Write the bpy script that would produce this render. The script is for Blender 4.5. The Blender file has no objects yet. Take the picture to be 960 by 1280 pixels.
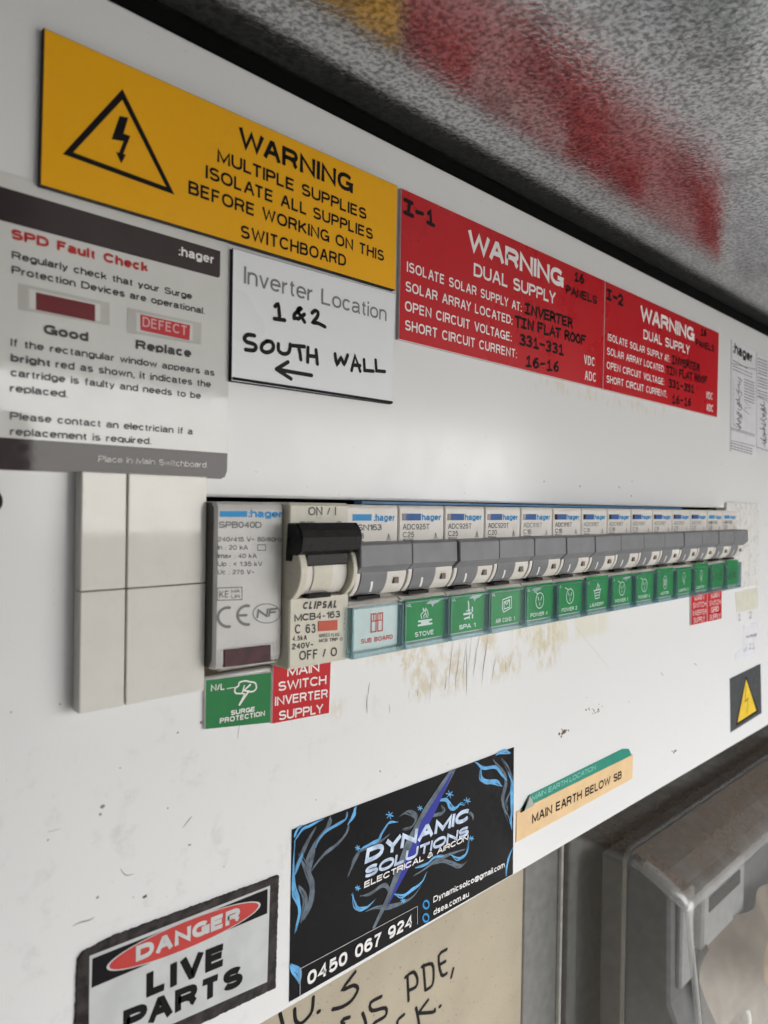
import bpy, bmesh, math, random
from mathutils import Vector, Matrix
random.seed(7)
S = bpy.context.scene
C = S.collection
R_ = math.radians

# ------------------------------------------------------------------ camera
CF, CYAW, CPIT, CROL = 880.0, 0.7623734601918144, -0.010876210861797055, 0.016434535201549947
CP = Vector((-0.10186209588549078, -0.13692626491700205, 0.079191149541793))
_f = Vector((math.sin(CYAW)*math.cos(CPIT), math.cos(CYAW)*math.cos(CPIT), math.sin(CPIT)))
_r = Vector((math.cos(CYAW), -math.sin(CYAW), 0)); _u = _r.cross(_f)
RT = _r*math.cos(CROL) + _u*math.sin(CROL); UP = -_r*math.sin(CROL) + _u*math.cos(CROL)
cd = bpy.data.cameras.new('camera'); cam = bpy.data.objects.new('camera', cd); C.objects.link(cam)
cam.matrix_world = Matrix(((RT.x, UP.x, -_f.x, CP.x), (RT.y, UP.y, -_f.y, CP.y), (RT.z, UP.z, -_f.z, CP.z), (0, 0, 0, 1)))
cd.sensor_fit = 'VERTICAL'; cd.sensor_height = 36; cd.sensor_width = 27; cd.lens = CF/1280*36
cd.clip_start = 0.002; cd.clip_end = 500
cd.dof.use_dof = True; cd.dof.focus_distance = 0.205; cd.dof.aperture_fstop = 22
S.camera = cam

# ------------------------------------------------------------------ world, sun, exposure
SUN_EL, SUN_AZ = 38, 140
W = bpy.data.worlds.new('World'); S.world = W; W.use_nodes = True
nt = W.node_tree; bg = nt.nodes['Background']; bg.inputs[1].default_value = 0.13
sky = nt.nodes.new('ShaderNodeTexSky'); sky.sky_type = 'NISHITA'; sky.sun_disc = False
sky.sun_elevation = R_(SUN_EL); sky.sun_rotation = R_(SUN_AZ)
tc = nt.nodes.new('ShaderNodeTexCoord'); nz = nt.nodes.new('ShaderNodeTexNoise')
nz.inputs['Scale'].default_value = 2.2; nz.inputs['Detail'].default_value = 6
mr = nt.nodes.new('ShaderNodeMapRange'); mr.inputs[1].default_value = .35; mr.inputs[2].default_value = .6
mr.inputs[3].default_value = .72; mr.inputs[4].default_value = 1
mx = nt.nodes.new('ShaderNodeMix'); mx.data_type = 'RGBA'
nt.links.new(tc.outputs['Generated'], nz.inputs['Vector']); nt.links.new(nz.outputs[0], mr.inputs[0])
nt.links.new(mr.outputs[0], mx.inputs[0]); nt.links.new(sky.outputs[0], mx.inputs[6])
mx.inputs[7].default_value = (10.6, 10.5, 10.4, 1); nt.links.new(mx.outputs[2], bg.inputs[0])
sl = bpy.data.lights.new('sun', 'SUN'); sl.energy = .9; sl.angle = R_(25); sl.color = (1, .96, .9)
so = bpy.data.objects.new('sun', sl); C.objects.link(so)
sd = Vector((math.sin(R_(SUN_AZ))*math.cos(R_(SUN_EL)), math.cos(R_(SUN_AZ))*math.cos(R_(SUN_EL)), math.sin(R_(SUN_EL))))
so.rotation_euler = sd.to_track_quat('Z', 'Y').to_euler(); so.location = sd*3
S.view_settings.view_transform = 'Standard'; S.view_settings.look = 'None'
S.view_settings.exposure = 2.28; S.view_settings.gamma = 1

# ------------------------------------------------------------------ helpers
def pl(px, py, y=0.0):
    """where the sight line of a measured photo point meets the vertical plane y (mm) -> (X, Z) in mm"""
    d = RT*((px-480)/CF) - UP*((py-640)/CF) + _f
    t = (y*.001 - CP.y)/d.y
    p = CP + d*t
    return (p.x*1000, p.z*1000)
def pls(pts, y=0.0): return [pl(a, b, y) for a, b in pts]

def thing(name, label, cat, loc=(0, 0, 0), group=None):
    o = bpy.data.objects.new(name, None); C.objects.link(o); o.location = [v*.001 for v in loc]
    o.empty_display_size = .005
    o['label'] = label; o['category'] = cat
    if group: o['group'] = group
    return o
def tag(o, label, cat, group=None):
    o['label'] = label; o['category'] = cat
    if group: o['group'] = group
def wloc(o):
    v = Vector((0, 0, 0))
    while o is not None: v = v + o.location; o = o.parent
    return v

class B:
    """mesh collector, millimetres, world coordinates"""
    def __init__(s): s.v = []; s.f = []; s.m = []; s.sm = []
    def add(s, vs, fs, m=0, smooth=False):
        n = len(s.v); s.v += [tuple(v) for v in vs]
        for f in fs: s.f.append([i+n for i in f]); s.m.append(m); s.sm.append(smooth)
    def build(s, name, mats, parent=None, kind=None, label=None, local=False):
        me = bpy.data.meshes.new(name)
        off = wloc(parent)*1000 if (parent is not None and not local) else Vector((0, 0, 0))
        me.from_pydata([((a-off.x)*.001, (b-off.y)*.001, (c-off.z)*.001) for a, b, c in s.v], [], s.f)
        if not isinstance(mats, (list, tuple)): mats = [mats]
        for m in mats: me.materials.append(m)
        me.polygons.foreach_set('material_index', s.m); me.polygons.foreach_set('use_smooth', s.sm); me.update()
        o = bpy.data.objects.new(name, me); C.objects.link(o)
        if parent is not None: o.parent = parent
        if kind: o['kind'] = kind
        elif 'lettering' in name or name in ('handwriting', 'printing', 'print', 'scribble', 'card_print', 'card_scribble', 'flame_print', 'smoke_print', 'logo', 'pencil_numbers', 'window_pictures', 'contact_icons'): o['kind'] = 'stuff'
        if label: o['label'] = label
        return o
    # --- shapes
    def prism(s, out, yf, yb, ch=0.0, m=0, ms=None):
        """outline (X,Z) facing -Y, front at yf, back at yb"""
        ms = m if ms is None else ms
        a = sum(out[i][0]*out[(i+1) % len(out)][1]-out[(i+1) % len(out)][0]*out[i][1] for i in range(len(out)))
        if a < 0: out = out[::-1]
        n = len(out); ins = inset(out, ch) if ch > 0 else out
        vs = [(x, yf, z) for x, z in ins] + [(x, yf+ch, z) for x, z in out] + [(x, yb, z) for x, z in out]
        s.add(vs, [list(range(n))], m)
        if ch > 0: s.add(vs[:2*n], [[i, i+n, (i+1) % n+n, (i+1) % n] for i in range(n)], ms)
        s.add(vs[n:], [[i, i+n, (i+1) % n+n, (i+1) % n] for i in range(n)], ms)
        s.add([(x, yb, z) for x, z in out], [list(range(n))[::-1]], ms)
    def xprism(s, prof, x0, x1, ch=0.0, m=0, smooth=False):
        """profile (y,z) swept along X, ends chamfered"""
        a = sum(prof[i][0]*prof[(i+1) % len(prof)][1]-prof[(i+1) % len(prof)][0]*prof[i][1] for i in range(len(prof)))
        if a < 0: prof = prof[::-1]
        n = len(prof); ins = inset(prof, ch) if ch > 0 else prof
        rings = [[(x0, y, z) for y, z in ins], [(x0+ch, y, z) for y, z in prof], [(x1-ch, y, z) for y, z in prof], [(x1, y, z) for y, z in ins]]
        vs = sum(rings, [])
        fs = []
        for k in range(3):
            if ch == 0 and k != 1: continue
            fs += [[k*n+i, k*n+(i+1) % n, (k+1)*n+(i+1) % n, (k+1)*n+i] for i in range(n)]
        s.add(vs, fs, m, smooth)
        s.add(rings[0], [list(range(n))[::-1]], m); s.add(rings[3], [list(range(n))], m)
    def box(s, x0, x1, y0, y1, z0, z1, ch=0.0, m=0, seg=1):
        bm = bmesh.new(); bmesh.ops.create_cube(bm, size=1)
        for v in bm.verts:
            v.co = ((x0+x1)/2+v.co.x*(x1-x0), (y0+y1)/2+v.co.y*(y1-y0), (z0+z1)/2+v.co.z*(z1-z0))
        if ch > 0: bmesh.ops.bevel(bm, geom=bm.edges[:], offset=ch, segments=seg, profile=.5, affect='EDGES')
        bm.verts.index_update()
        s.add([v.co[:] for v in bm.verts], [[v.index for v in f.verts] for f in bm.faces], m, False); bm.free()
    def poly(s, pts, y, m=0):
        a = sum(pts[i][0]*pts[(i+1) % len(pts)][1]-pts[(i+1) % len(pts)][0]*pts[i][1] for i in range(len(pts)))
        if a < 0: pts = pts[::-1]
        s.add([(x, y, z) for x, z in pts], [list(range(len(pts)))], m)
    def ribbon(s, pts, w, y, m=0, closed=False, taper=False, round_=True):
        """flat stroke of width w (mm, or list) through pts (X,Z), mitred"""
        n = len(pts)
        if n < 2: return
        L = []; Rr = []
        for i in range(n):
            a = pts[i-1] if (i > 0 or closed) else pts[i]; b = pts[(i+1) % n] if (i < n-1 or closed) else pts[i]
            p = pts[i]
            d1 = Vector((p[0]-a[0], p[1]-a[1])); d2 = Vector((b[0]-p[0], b[1]-p[1]))
            d1 = d1.normalized() if d1.length > 1e-9 else d2.normalized(); d2 = d2.normalized() if d2.length > 1e-9 else d1
            t = (d1+d2); t = t.normalized() if t.length > .3 else d1
            nrm = Vector((-t.y, t.x)); k = 1/max(.6, abs(nrm.dot(Vector((-d1.y, d1.x)))))
            ww = w[i] if isinstance(w, (list, tuple)) else w
            if taper: ww = w*max(.12, math.sin(math.pi*(i+.35)/(n-.3)))
            L.append((p[0]+nrm.x*ww/2*k, y, p[1]+nrm.y*ww/2*k)); Rr.append((p[0]-nrm.x*ww/2*k, y, p[1]-nrm.y*ww/2*k))
        if not closed and not taper and round_:   # rounded ends
            for e, q in ((0, 1), (n-1, n-2)):
                d = Vector((pts[e][0]-pts[q][0], pts[e][1]-pts[q][1]))
                if d.length < 1e-9: continue
                d.normalize(); ww = (w[e] if isinstance(w, (list, tuple)) else w)/2
                cx, cz = pts[e]; a0 = math.atan2(d.y, d.x)
                cap = [(cx+ww*math.cos(a0+t), y, cz+ww*math.sin(a0+t)) for t in [math.pi/2*k/3 for k in range(-3, 4)]]
                s.add(cap, [list(range(7))], m)
        vs = L+Rr; fs = [[i+n, i+1+n, i+1, i] for i in range(n-1)]
        if closed: fs.append([2*n-1, n, 0, n-1])
        # wind to -Y
        s.add(vs, fs, m)

def inset(pts, d):
    n = len(pts); out = []
    for i in range(n):
        p0 = Vector(pts[i-1]); p1 = Vector(pts[i]); p2 = Vector(pts[(i+1) % n])
        e1 = (p1-p0); e2 = (p2-p1)
        if e1.length < 1e-9 or e2.length < 1e-9: out.append(tuple(p1)); continue
        e1.normalize(); e2.normalize()
        n1 = Vector((-e1.y, e1.x)); n2 = Vector((-e2.y, e2.x))
        b = n1+n2
        if b.length < 1e-6: b = n1
        b = b/max(b.dot(n1), .35); out.append((p1.x+b.x*d, p1.y+b.y*d))
    return out
def rect(x0, z0, x1, z1): return [(x0, z0), (x1, z0), (x1, z1), (x0, z1)]
def rrect(x0, z0, x1, z1, r, n=4):
    o = []
    for cx, cz, a in ((x1-r, z0+r, -90), (x1-r, z1-r, 0), (x0+r, z1-r, 90), (x0+r, z0+r, 180)):
        o += [(cx+r*math.cos(R_(a+90*k/n)), cz+r*math.sin(R_(a+90*k/n))) for k in range(n+1)]
    return o
def ell(cx, cz, rx, rz, n=20, a0=0, a1=360):
    k = n if a1-a0 == 360 else n+1
    return [(cx+rx*math.cos(R_(a0+(a1-a0)*i/n)), cz+rz*math.sin(R_(a0+(a1-a0)*i/n))) for i in range(k)]

# ------------------------------------------------------------------ lettering: a plain sans drawn as strokes
def A_(cx, cy, rx, ry, a0, a1, n=None):
    n = n or max(3, int(abs(a1-a0)/22))
    o = []
    for i in range(n+1):
        a = R_(a0+(a1-a0)*i/n); c, s_ = math.cos(a), math.sin(a); e = .86
        o.append((cx+rx*math.copysign(abs(c)**e, c), cy+ry*math.copysign(abs(s_)**e, s_)))
    return o
X_ = .72   # x-height
SF = {
 'A': (.82, [[(0, 0), (.44, 1), (.56, 1), (1, 0)], [(.17, .33), (.83, .33)]]),
 'B': (.72, [[(0, 0), (0, 1), (.6, 1)]+A_(.6, .77, .32, .23, 90, -90)+[(0, .54)], [(.55, .54)]+A_(.62, .27, .38, .27, 90, -90)+[(0, 0)]]),
 'C': (.82, [A_(.52, .5, .52, .5, 38, 322)]), 'D': (.78, [[(0, 0), (0, 1), (.45, 1)]+A_(.45, .5, .55, .5, 90, -90)+[(0, 0)]]),
 'E': (.66, [[(1, 1), (0, 1), (0, 0), (1, 0)], [(0, .53), (.92, .53)]]), 'F': (.62, [[(1, 1), (0, 1), (0, 0)], [(0, .52), (.85, .52)]]),
 'G': (.86, [A_(.5, .5, .5, .5, 40, 335)+[(1, .45), (.55, .45)], [(1, .45), (1, 0)]]), 'H': (.74, [[(0, 0), (0, 1)], [(1, 0), (1, 1)], [(0, .53), (1, .53)]]),
 'I': (.0, [[(0, 0), (0, 1)]]), 'J': (.55, [[(1, 1), (1, .3)]+A_(.5, .3, .5, .3, 0, -180)]), 'K': (.76, [[(0, 0), (0, 1)], [(.95, 1), (0, .35)], [(.32, .58), (1, 0)]]),
 'L': (.58, [[(0, 1), (0, 0), (1, 0)]]), 'M': (.88, [[(0, 0), (0, 1), (.5, .08), (1, 1), (1, 0)]]), 'N': (.76, [[(0, 0), (0, 1), (1, 0), (1, 1)]]),
 'O': (.88, [A_(.5, .5, .5, .5, 90, 450, 18)]), 'P': (.7, [[(0, 0), (0, 1), (.6, 1)]+A_(.6, .73, .4, .27, 90, -90)+[(0, .46)]]),
 'Q': (.88, [A_(.5, .5, .5, .5, 90, 450, 18), [(.6, .25), (1, -.02)]]), 'R': (.76, [[(0, 0), (0, 1), (.6, 1)]+A_(.6, .74, .36, .26, 90, -90)+[(0, .48)], [(.5, .48), (.8, .36), (.88, .1), (1, 0)]]),
 'S': (.72, [A_(.5, .75, .46, .25, 25, 250)+[(.5, .51)]+A_(.5, .26, .5, .26, 70, -160)]), 'T': (.72, [[(0, 1), (1, 1)], [(.5, 1), (.5, 0)]]),
 'U': (.74, [[(0, 1), (0, .35)]+A_(.5, .35, .5, .35, 180, 360)+[(1, 1)]]), 'V': (.78, [[(0, 1), (.47, 0), (.53, 0), (1, 1)]]), 'W': (1.2, [[(0, 1), (.25, 0), (.5, .95), (.75, 0), (1, 1)]]),
 'X': (.76, [[(0, 1), (1, 0)], [(0, 0), (1, 1)]]), 'Y': (.78, [[(0, 1), (.5, .45), (1, 1)], [(.5, .45), (.5, 0)]]), 'Z': (.68, [[(0, 1), (1, 1), (0, 0), (1, 0)]]),
 '0': (.6, [A_(.5, .5, .5, .5, 90, 450, 16)]), '1': (.32, [[(0, .76), (.6, .84), (1, 1), (1, 0)]]), '2': (.6, [A_(.5, .72, .48, .28, 165, -25)+[(.3, .3), (0, 0), (1, 0)]]),
 '3': (.6, [A_(.48, .76, .42, .24, 160, -90)+[(.35, .53)], [(.45, .53)]+A_(.48, .27, .5, .27, 80, -165)]), '4': (.64, [[(.76, 0), (.76, 1), (0, .3), (1, .3)]]),
 '5': (.6, [[(.92, 1), (.18, 1), (.06, .48)]+A_(.5, .32, .5, .32, 130, -160)]), '6': (.6, [[(.92, .82)]+A_(.5, .62, .5, .38, 50, 180)+[(0, .3)], A_(.5, .31, .5, .31, 90, 450, 14)]),
 '7': (.58, [[(0, 1), (1, 1), (.5, .45), (.3, 0)]]), '8': (.6, [A_(.5, .76, .42, .24, 90, 450, 14), A_(.5, .27, .5, .27, 90, 450, 14)]), '9': (.6, [A_(.5, .68, .5, .32, 90, 450, 14), [(1, .68)]+A_(.5, .36, .5, .36, 0, -130)]),
 'a': (.54, [A_(.45, .5, .45, .22, 160, 10)+[(.9, .5), (.9, .12), (1, 0)], [(.9, .42), (.3, .38)]+A_(.35, .19, .35, .19, 100, 300)+[(.9, .18)]]),
 'b': (.54, [[(0, 1), (0, 0)], A_(.5, .36, .5, .36, 180, -180, 14)]), 'c': (.52, [A_(.5, .36, .5, .36, 40, 320)]), 'd': (.54, [[(1, 1), (1, 0)], A_(.5, .36, .5, .36, 0, 360, 14)]),
 'e': (.55, [[(0, .37), (1, .37)]+A_(.5, .36, .5, .36, 2, 318)]), 'f': (.3, [[(1, 1), (.65, 1), (.45, .88), (.45, 0)], [(0, .7), (1, .7)]]), 'g': (.54, [[(1, .72), (1, -.05)]+A_(.5, -.05, .5, .2, 0, -155), A_(.5, .36, .5, .36, 0, 360, 14)]),
 'h': (.5, [[(0, 0), (0, 1)], [(0, .42)]+A_(.5, .42, .5, .3, 180, 0)+[(1, 0)]]), 'i': (.0, [[(0, 0), (0, .72)], [(0, .9), (0, 1)]]), 'j': (.1, [[(.9, .72), (.9, -.1), (0, -.22)], [(.9, .9), (.9, 1)]]),
 'k': (.5, [[(0, 0), (0, 1)], [(.92, .7), (0, .25)], [(.35, .42), (1, 0)]]), 'l': (.0, [[(0, 0), (0, 1)]]), 'm': (.86, [[(0, 0), (0, .72)], [(0, .45)]+A_(.25, .45, .25, .27, 180, 0)+[(.5, 0)], [(.5, .45)]+A_(.75, .45, .25, .27, 180, 0)+[(1, 0)]]),
 'n': (.5, [[(0, 0), (0, .72)], [(0, .42)]+A_(.5, .42, .5, .3, 180, 0)+[(1, 0)]]), 'o': (.56, [A_(.5, .36, .5, .36, 90, 450, 14)]), 'p': (.54, [[(0, .72), (0, -.26)], A_(.5, .36, .5, .36, 180, -180, 14)]),
 'q': (.54, [[(1, .72), (1, -.26)], A_(.5, .36, .5, .36, 0, 360, 14)]), 'r': (.28, [[(0, 0), (0, .72)], [(0, .4), (.3, .62), (1, .7)]]), 's': (.48, [A_(.5, .54, .46, .18, 25, 250)+[(.5, .37)]+A_(.5, .18, .5, .18, 70, -160)]),
 't': (.28, [[(.45, .95), (.45, .12), (.65, 0), (1, 0)], [(0, .7), (1, .7)]]), 'u': (.5, [[(0, .72), (0, .3)]+A_(.5, .3, .5, .3, 180, 360)+[(1, .3)], [(1, .72), (1, 0)]]), 'v': (.5, [[(0, .72), (.46, 0), (.54, 0), (1, .72)]]),
 'w': (.8, [[(0, .72), (.25, 0), (.5, .68), (.75, 0), (1, .72)]]), 'x': (.5, [[(0, .72), (1, 0)], [(0, 0), (1, .72)]]), 'y': (.5, [[(0, .72), (.5, .02)], [(1, .72), (.45, -.15), (.05, -.22)]]), 'z': (.48, [[(0, .72), (1, .72), (0, 0), (1, 0)]]),
 '.': (.0, [[(0, -.02), (0, .08)]]), ',': (.05, [[(.8, .08), (0, -.14)]]), ':': (.0, [[(0, 0), (0, .1)], [(0, .56), (0, .66)]]), '/': (.34, [[(0, 0), (1, 1)]]), '-': (.36, [[(0, .38), (1, .38)]]), '~': (.5, [[(0, .42), (.25, .52), (.7, .4), (1, .5)]]),
 '&': (.78, [[(1, 0), (.25, .68), (.22, .85), (.42, 1), (.65, .85), (.6, .68), (.1, .4), (0, .22), (.15, .03), (.4, 0), (.7, .12), (.92, .5)]]), '<': (.5, [[(1, .8), (0, .45), (1, .1)]]),
 '@': (1.0, [A_(.5, .35, .5, .5, -50, 300, 16), A_(.48, .38, .22, .24, 0, 360, 12)]),
}
KERN = {'WA': .16, 'AR': .03, 'LT': .14, 'LA': -.02, 'AT': .14, 'TA': .14, 'TI': .02, 'PA': .1, 'LY': .14, 'PL': .02, 'RT': .03, 'AV': .14, 'VO': .06, 'VE': .05, 'AC': .04, 'CT': .03, 'RC': .02, 'YN': .05, 'DY': .05, 'LU': .02, 'TO': .05, 'OL': .0, 'AY': .14, 'L ': .06, 'Y ': .05, 'ly': .02, 'rt': .02, 'te': .0, 'F ': .05}
_lay = [0]
def lay():   # each crossing stroke lies a hair above the one before
    _lay[0] = (_lay[0]+1) % 12
    return _lay[0]*.004
def strip(b, pts, wx, m, y):
    """butt-ended stroke; pts already mapped"""
    b.ribbon(pts, wx, y, m, False, False, False)
def text_core(b, s, O, U, V, y, m=0, off=0.0, shear=0.0, sp=1.0, wt=None):
    """off: weight above regular. O origin, U full advance vector, V cap height vector (mm)"""
    wt = wt if wt is not None else .165+off*2.8
    cap = math.hypot(*V); L = math.hypot(*U)
    gap = (.085+wt*.15)*sp        # side bearing between letters
    sw = sum(.3 if c == ' ' else SF.get(c, SF['o'])[0] for c in s); n_ = len(s)
    fix = n_*wt+(n_-1)*gap
    g_ = min(1., .5*(L/cap)/fix) if fix > 0 else 1.
    kx = (L/cap-fix*g_)/max(sw, .01)   # letters stretch, bearings stay
    if sw < .05: kx = 1.
    wt_ = wt*g_; gap_ = gap*g_
    adv = []; x = 0
    kern = sum(KERN.get(s[i:i+2], 0) for i in range(n_-1)); kx += kern/max(sw, .3)
    for i, c in enumerate(s):
        w_ = .3 if c == ' ' else SF.get(c, SF['o'])[0]
        adv.append((c, x)); x += w_*kx+wt_+gap_-KERN.get(s[i:i+2], 0)
    ux, uz = U[0]/L, U[1]/L; vx, vz = V[0]/cap, V[1]/cap
    w = wt*cap*min(1.2, max(.66, (1+kx)/2))
    hw_ = wt/2
    for c, x0 in adv:
        if c == ' ': continue
        W_, st = SF.get(c, SF['o'])
        for q in st:
            P = []
            for a, z in q:
                zz = hw_+z*(1-2*hw_) if c not in '.,' else z+hw_*.3
                # straight vertical ends reach the full height
                if len(q) > 0 and (a, z) in (q[0], q[-1]) and q[0] != q[-1]:
                    o_ = q[1] if (a, z) == q[0] else q[-2]
                    if z in (0, 1) and abs(o_[0]-a) < abs(o_[1]-z): zz = z
                    if z == X_ and abs(o_[0]-a) < abs(o_[1]-z): zz = z
                xx = x0+wt_*.5+a*W_*kx+shear*zz
                P.append((O[0]+ux*xx*cap+vx*zz*cap, O[1]+uz*xx*cap+vz*zz*cap))
            closed = len(q) > 3 and abs(q[0][0]-q[-1][0])+abs(q[0][1]-q[-1][1]) < 1e-6
            b.ribbon(P[:-1] if closed else P, w, y-lay(), m, closed, False, False)
def tx(b, s, bl, br, h, y, m=0, off=0.0, shear=0.0, sp=1.0, dx=0.0, wt=None):
    O = pl(*bl, y); E = pl(*br, y); T = pl(bl[0], bl[1]-h, y)
    text_core(b, s, (O[0]+dx, O[1]), (E[0]-O[0], E[1]-O[1]), (0, T[1]-O[1]), y, m, off, shear, sp, wt)
def tmm(b, s, x, z, w, h, y, m=0, off=0.0, shear=0.0):
    text_core(b, s, (x, z), (w, 0), (0, h), y, m, off, shear)

HW = {  # single-stroke hand lettering, unit box
 'A': [[(0, 0), (.45, 1), (.9, 0)], [(.15, .38), (.75, .36)]], 'C': [[(.8, .85), (.45, 1), (.08, .6), (.15, .15), (.5, 0), (.85, .15)]],
 'D': [[(.08, 0), (.1, 1), (.6, .85), (.82, .5), (.6, .12), (.08, 0)]], 'E': [[(.8, 1), (.08, .97), (.05, .5), (.05, 0), (.8, .03)], [(.05, .52), (.65, .54)]],
 'F': [[(.85, 1), (.1, .96), (.05, 0)], [(.07, .5), (.65, .54)]], 'H': [[(.08, 1), (.05, 0)], [(.85, 1), (.82, 0)], [(.07, .5), (.83, .52)]],
 'I': [[(.05, 1), (.75, 1)], [(.4, 1), (.38, 0)], [(0, 0), (.75, .02)]], 'K': [[(.08, 1), (.05, 0)], [(.85, 1), (.08, .42), (.85, 0)]],
 'L': [[(.1, 1), (.05, 0), (.8, .03)]], 'N': [[(.05, 0), (.08, 1), (.78, .02), (.85, 1)]], 'O': [[(.45, 1), (.1, .7), (.08, .3), (.42, 0), (.8, .25), (.82, .7), (.45, 1)]],
 'P': [[(.08, 0), (.1, 1), (.7, .92), (.8, .68), (.55, .48), (.1, .45)]], 'R': [[(.08, 0), (.1, 1), (.7, .92), (.78, .7), (.5, .5), (.1, .48), (.5, .46), (.85, 0)]],
 'S': [[(.82, .88), (.5, 1), (.12, .85), (.15, .6), (.6, .46), (.82, .25), (.6, .02), (.08, .08)]], 'T': [[(0, .98), (.9, 1)], [(.45, .99), (.42, 0)]],
 'U': [[(.08, 1), (.08, .3), (.3, 0), (.65, .02), (.82, .35), (.85, 1)]], 'V': [[(.05, 1), (.42, 0), (.85, 1)]], 'W': [[(0, 1), (.22, 0), (.45, .7), (.68, 0), (.92, 1)]],
 '1': [[(.15, .75), (.45, 1), (.45, 0)], [(.1, 0), (.8, .02)]], '2': [[(.1, .8), (.4, 1), (.75, .8), (.6, .45), (.1, .02), (.85, .05)]],
 '3': [[(.1, .9), (.5, 1), (.78, .78), (.4, .54), (.8, .35), (.62, .04), (.08, .06)]], '6': [[(.7, .95), (.3, .75), (.1, .3), (.35, 0), (.75, .15), (.75, .42), (.4, .52), (.12, .3)]],
 '-': [[(.1, .5), (.75, .5)]], '.': [[(.3, .0), (.34, .03)]], ',': [[(.35, .12), (.2, -.2)]],
 'o': [[(.4, .6), (.1, .3), (.4, 0), (.7, .3), (.4, .6)]], 'l': [[(.3, 1), (.3, 0)]], 'd': [[(.7, 1), (.7, 0)], [(.7, .5), (.3, .6), (.1, .25), (.4, 0), (.7, .15)]],
 's': [[(.6, .55), (.2, .5), (.2, .35), (.6, .2), (.5, 0), (.1, .03)]], 'a': [[(.6, .6), (.2, .5), (.15, .1), (.5, .05), (.62, .6), (.65, 0)]],
 'p': [[(.1, -.35), (.1, .55), (.5, .6), (.65, .3), (.4, .02), (.1, .1)]], 'r': [[(.1, 0), (.1, .6), (.5, .55)]], 'n': [[(.1, 0), (.1, .6), (.5, .6), (.6, 0)]],
}
def smooth(pts, k=3):
    if len(pts) < 3: return pts
    out = []
    for i in range(len(pts)-1):
        p0 = pts[max(0, i-1)]; p1 = pts[i]; p2 = pts[i+1]; p3 = pts[min(len(pts)-1, i+2)]
        for j in range(k):
            t = j/k
            out.append(tuple(.5*((2*p1[a])+(-p0[a]+p2[a])*t+(2*p0[a]-5*p1[a]+4*p2[a]-p3[a])*t*t+(-p0[a]+3*p1[a]-3*p2[a]+p3[a])*t**3) for a in (0, 1)))
    out.append(pts[-1]); return out
def hand_core(b, s, O, U, V, y, w, m=0, jit=.05):
    n = sum(.55 if c == ' ' else 1 for c in s); x = 0
    for c in s:
        if c != ' ':
            for st in HW.get(c, HW['o']):
                q = [(a+random.uniform(-jit, jit), z+random.uniform(-jit, jit)) for a, z in st]
                q = smooth(q, 3) if c in 'CDOPRSU236odsapn' else q
                P = [(O[0]+U[0]*(x+a*.92)/n+V[0]*z, O[1]+U[1]*(x+a*.92)/n+V[1]*z) for a, z in q]
                b.ribbon(P, w, y-lay(), m)
        x += .55 if c == ' ' else 1
def hw(b, s, bl, br, h, y, w, m=0, dx=0.0, jit=.05):
    O = pl(*bl, y); E = pl(*br, y); T = pl(bl[0], bl[1]-h, y)
    hand_core(b, s, (O[0]+dx, O[1]), (E[0]-O[0], E[1]-O[1]), (0, T[1]-O[1]), y, w, m, jit)
def stroke(b, pts, w, y, m=0, sm=True, closed=False, taper=False):
    P = pls(pts, y)
    if sm: P = smooth(P, 3)
    b.ribbon(P, w, y-lay(), m, closed, taper)

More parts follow.
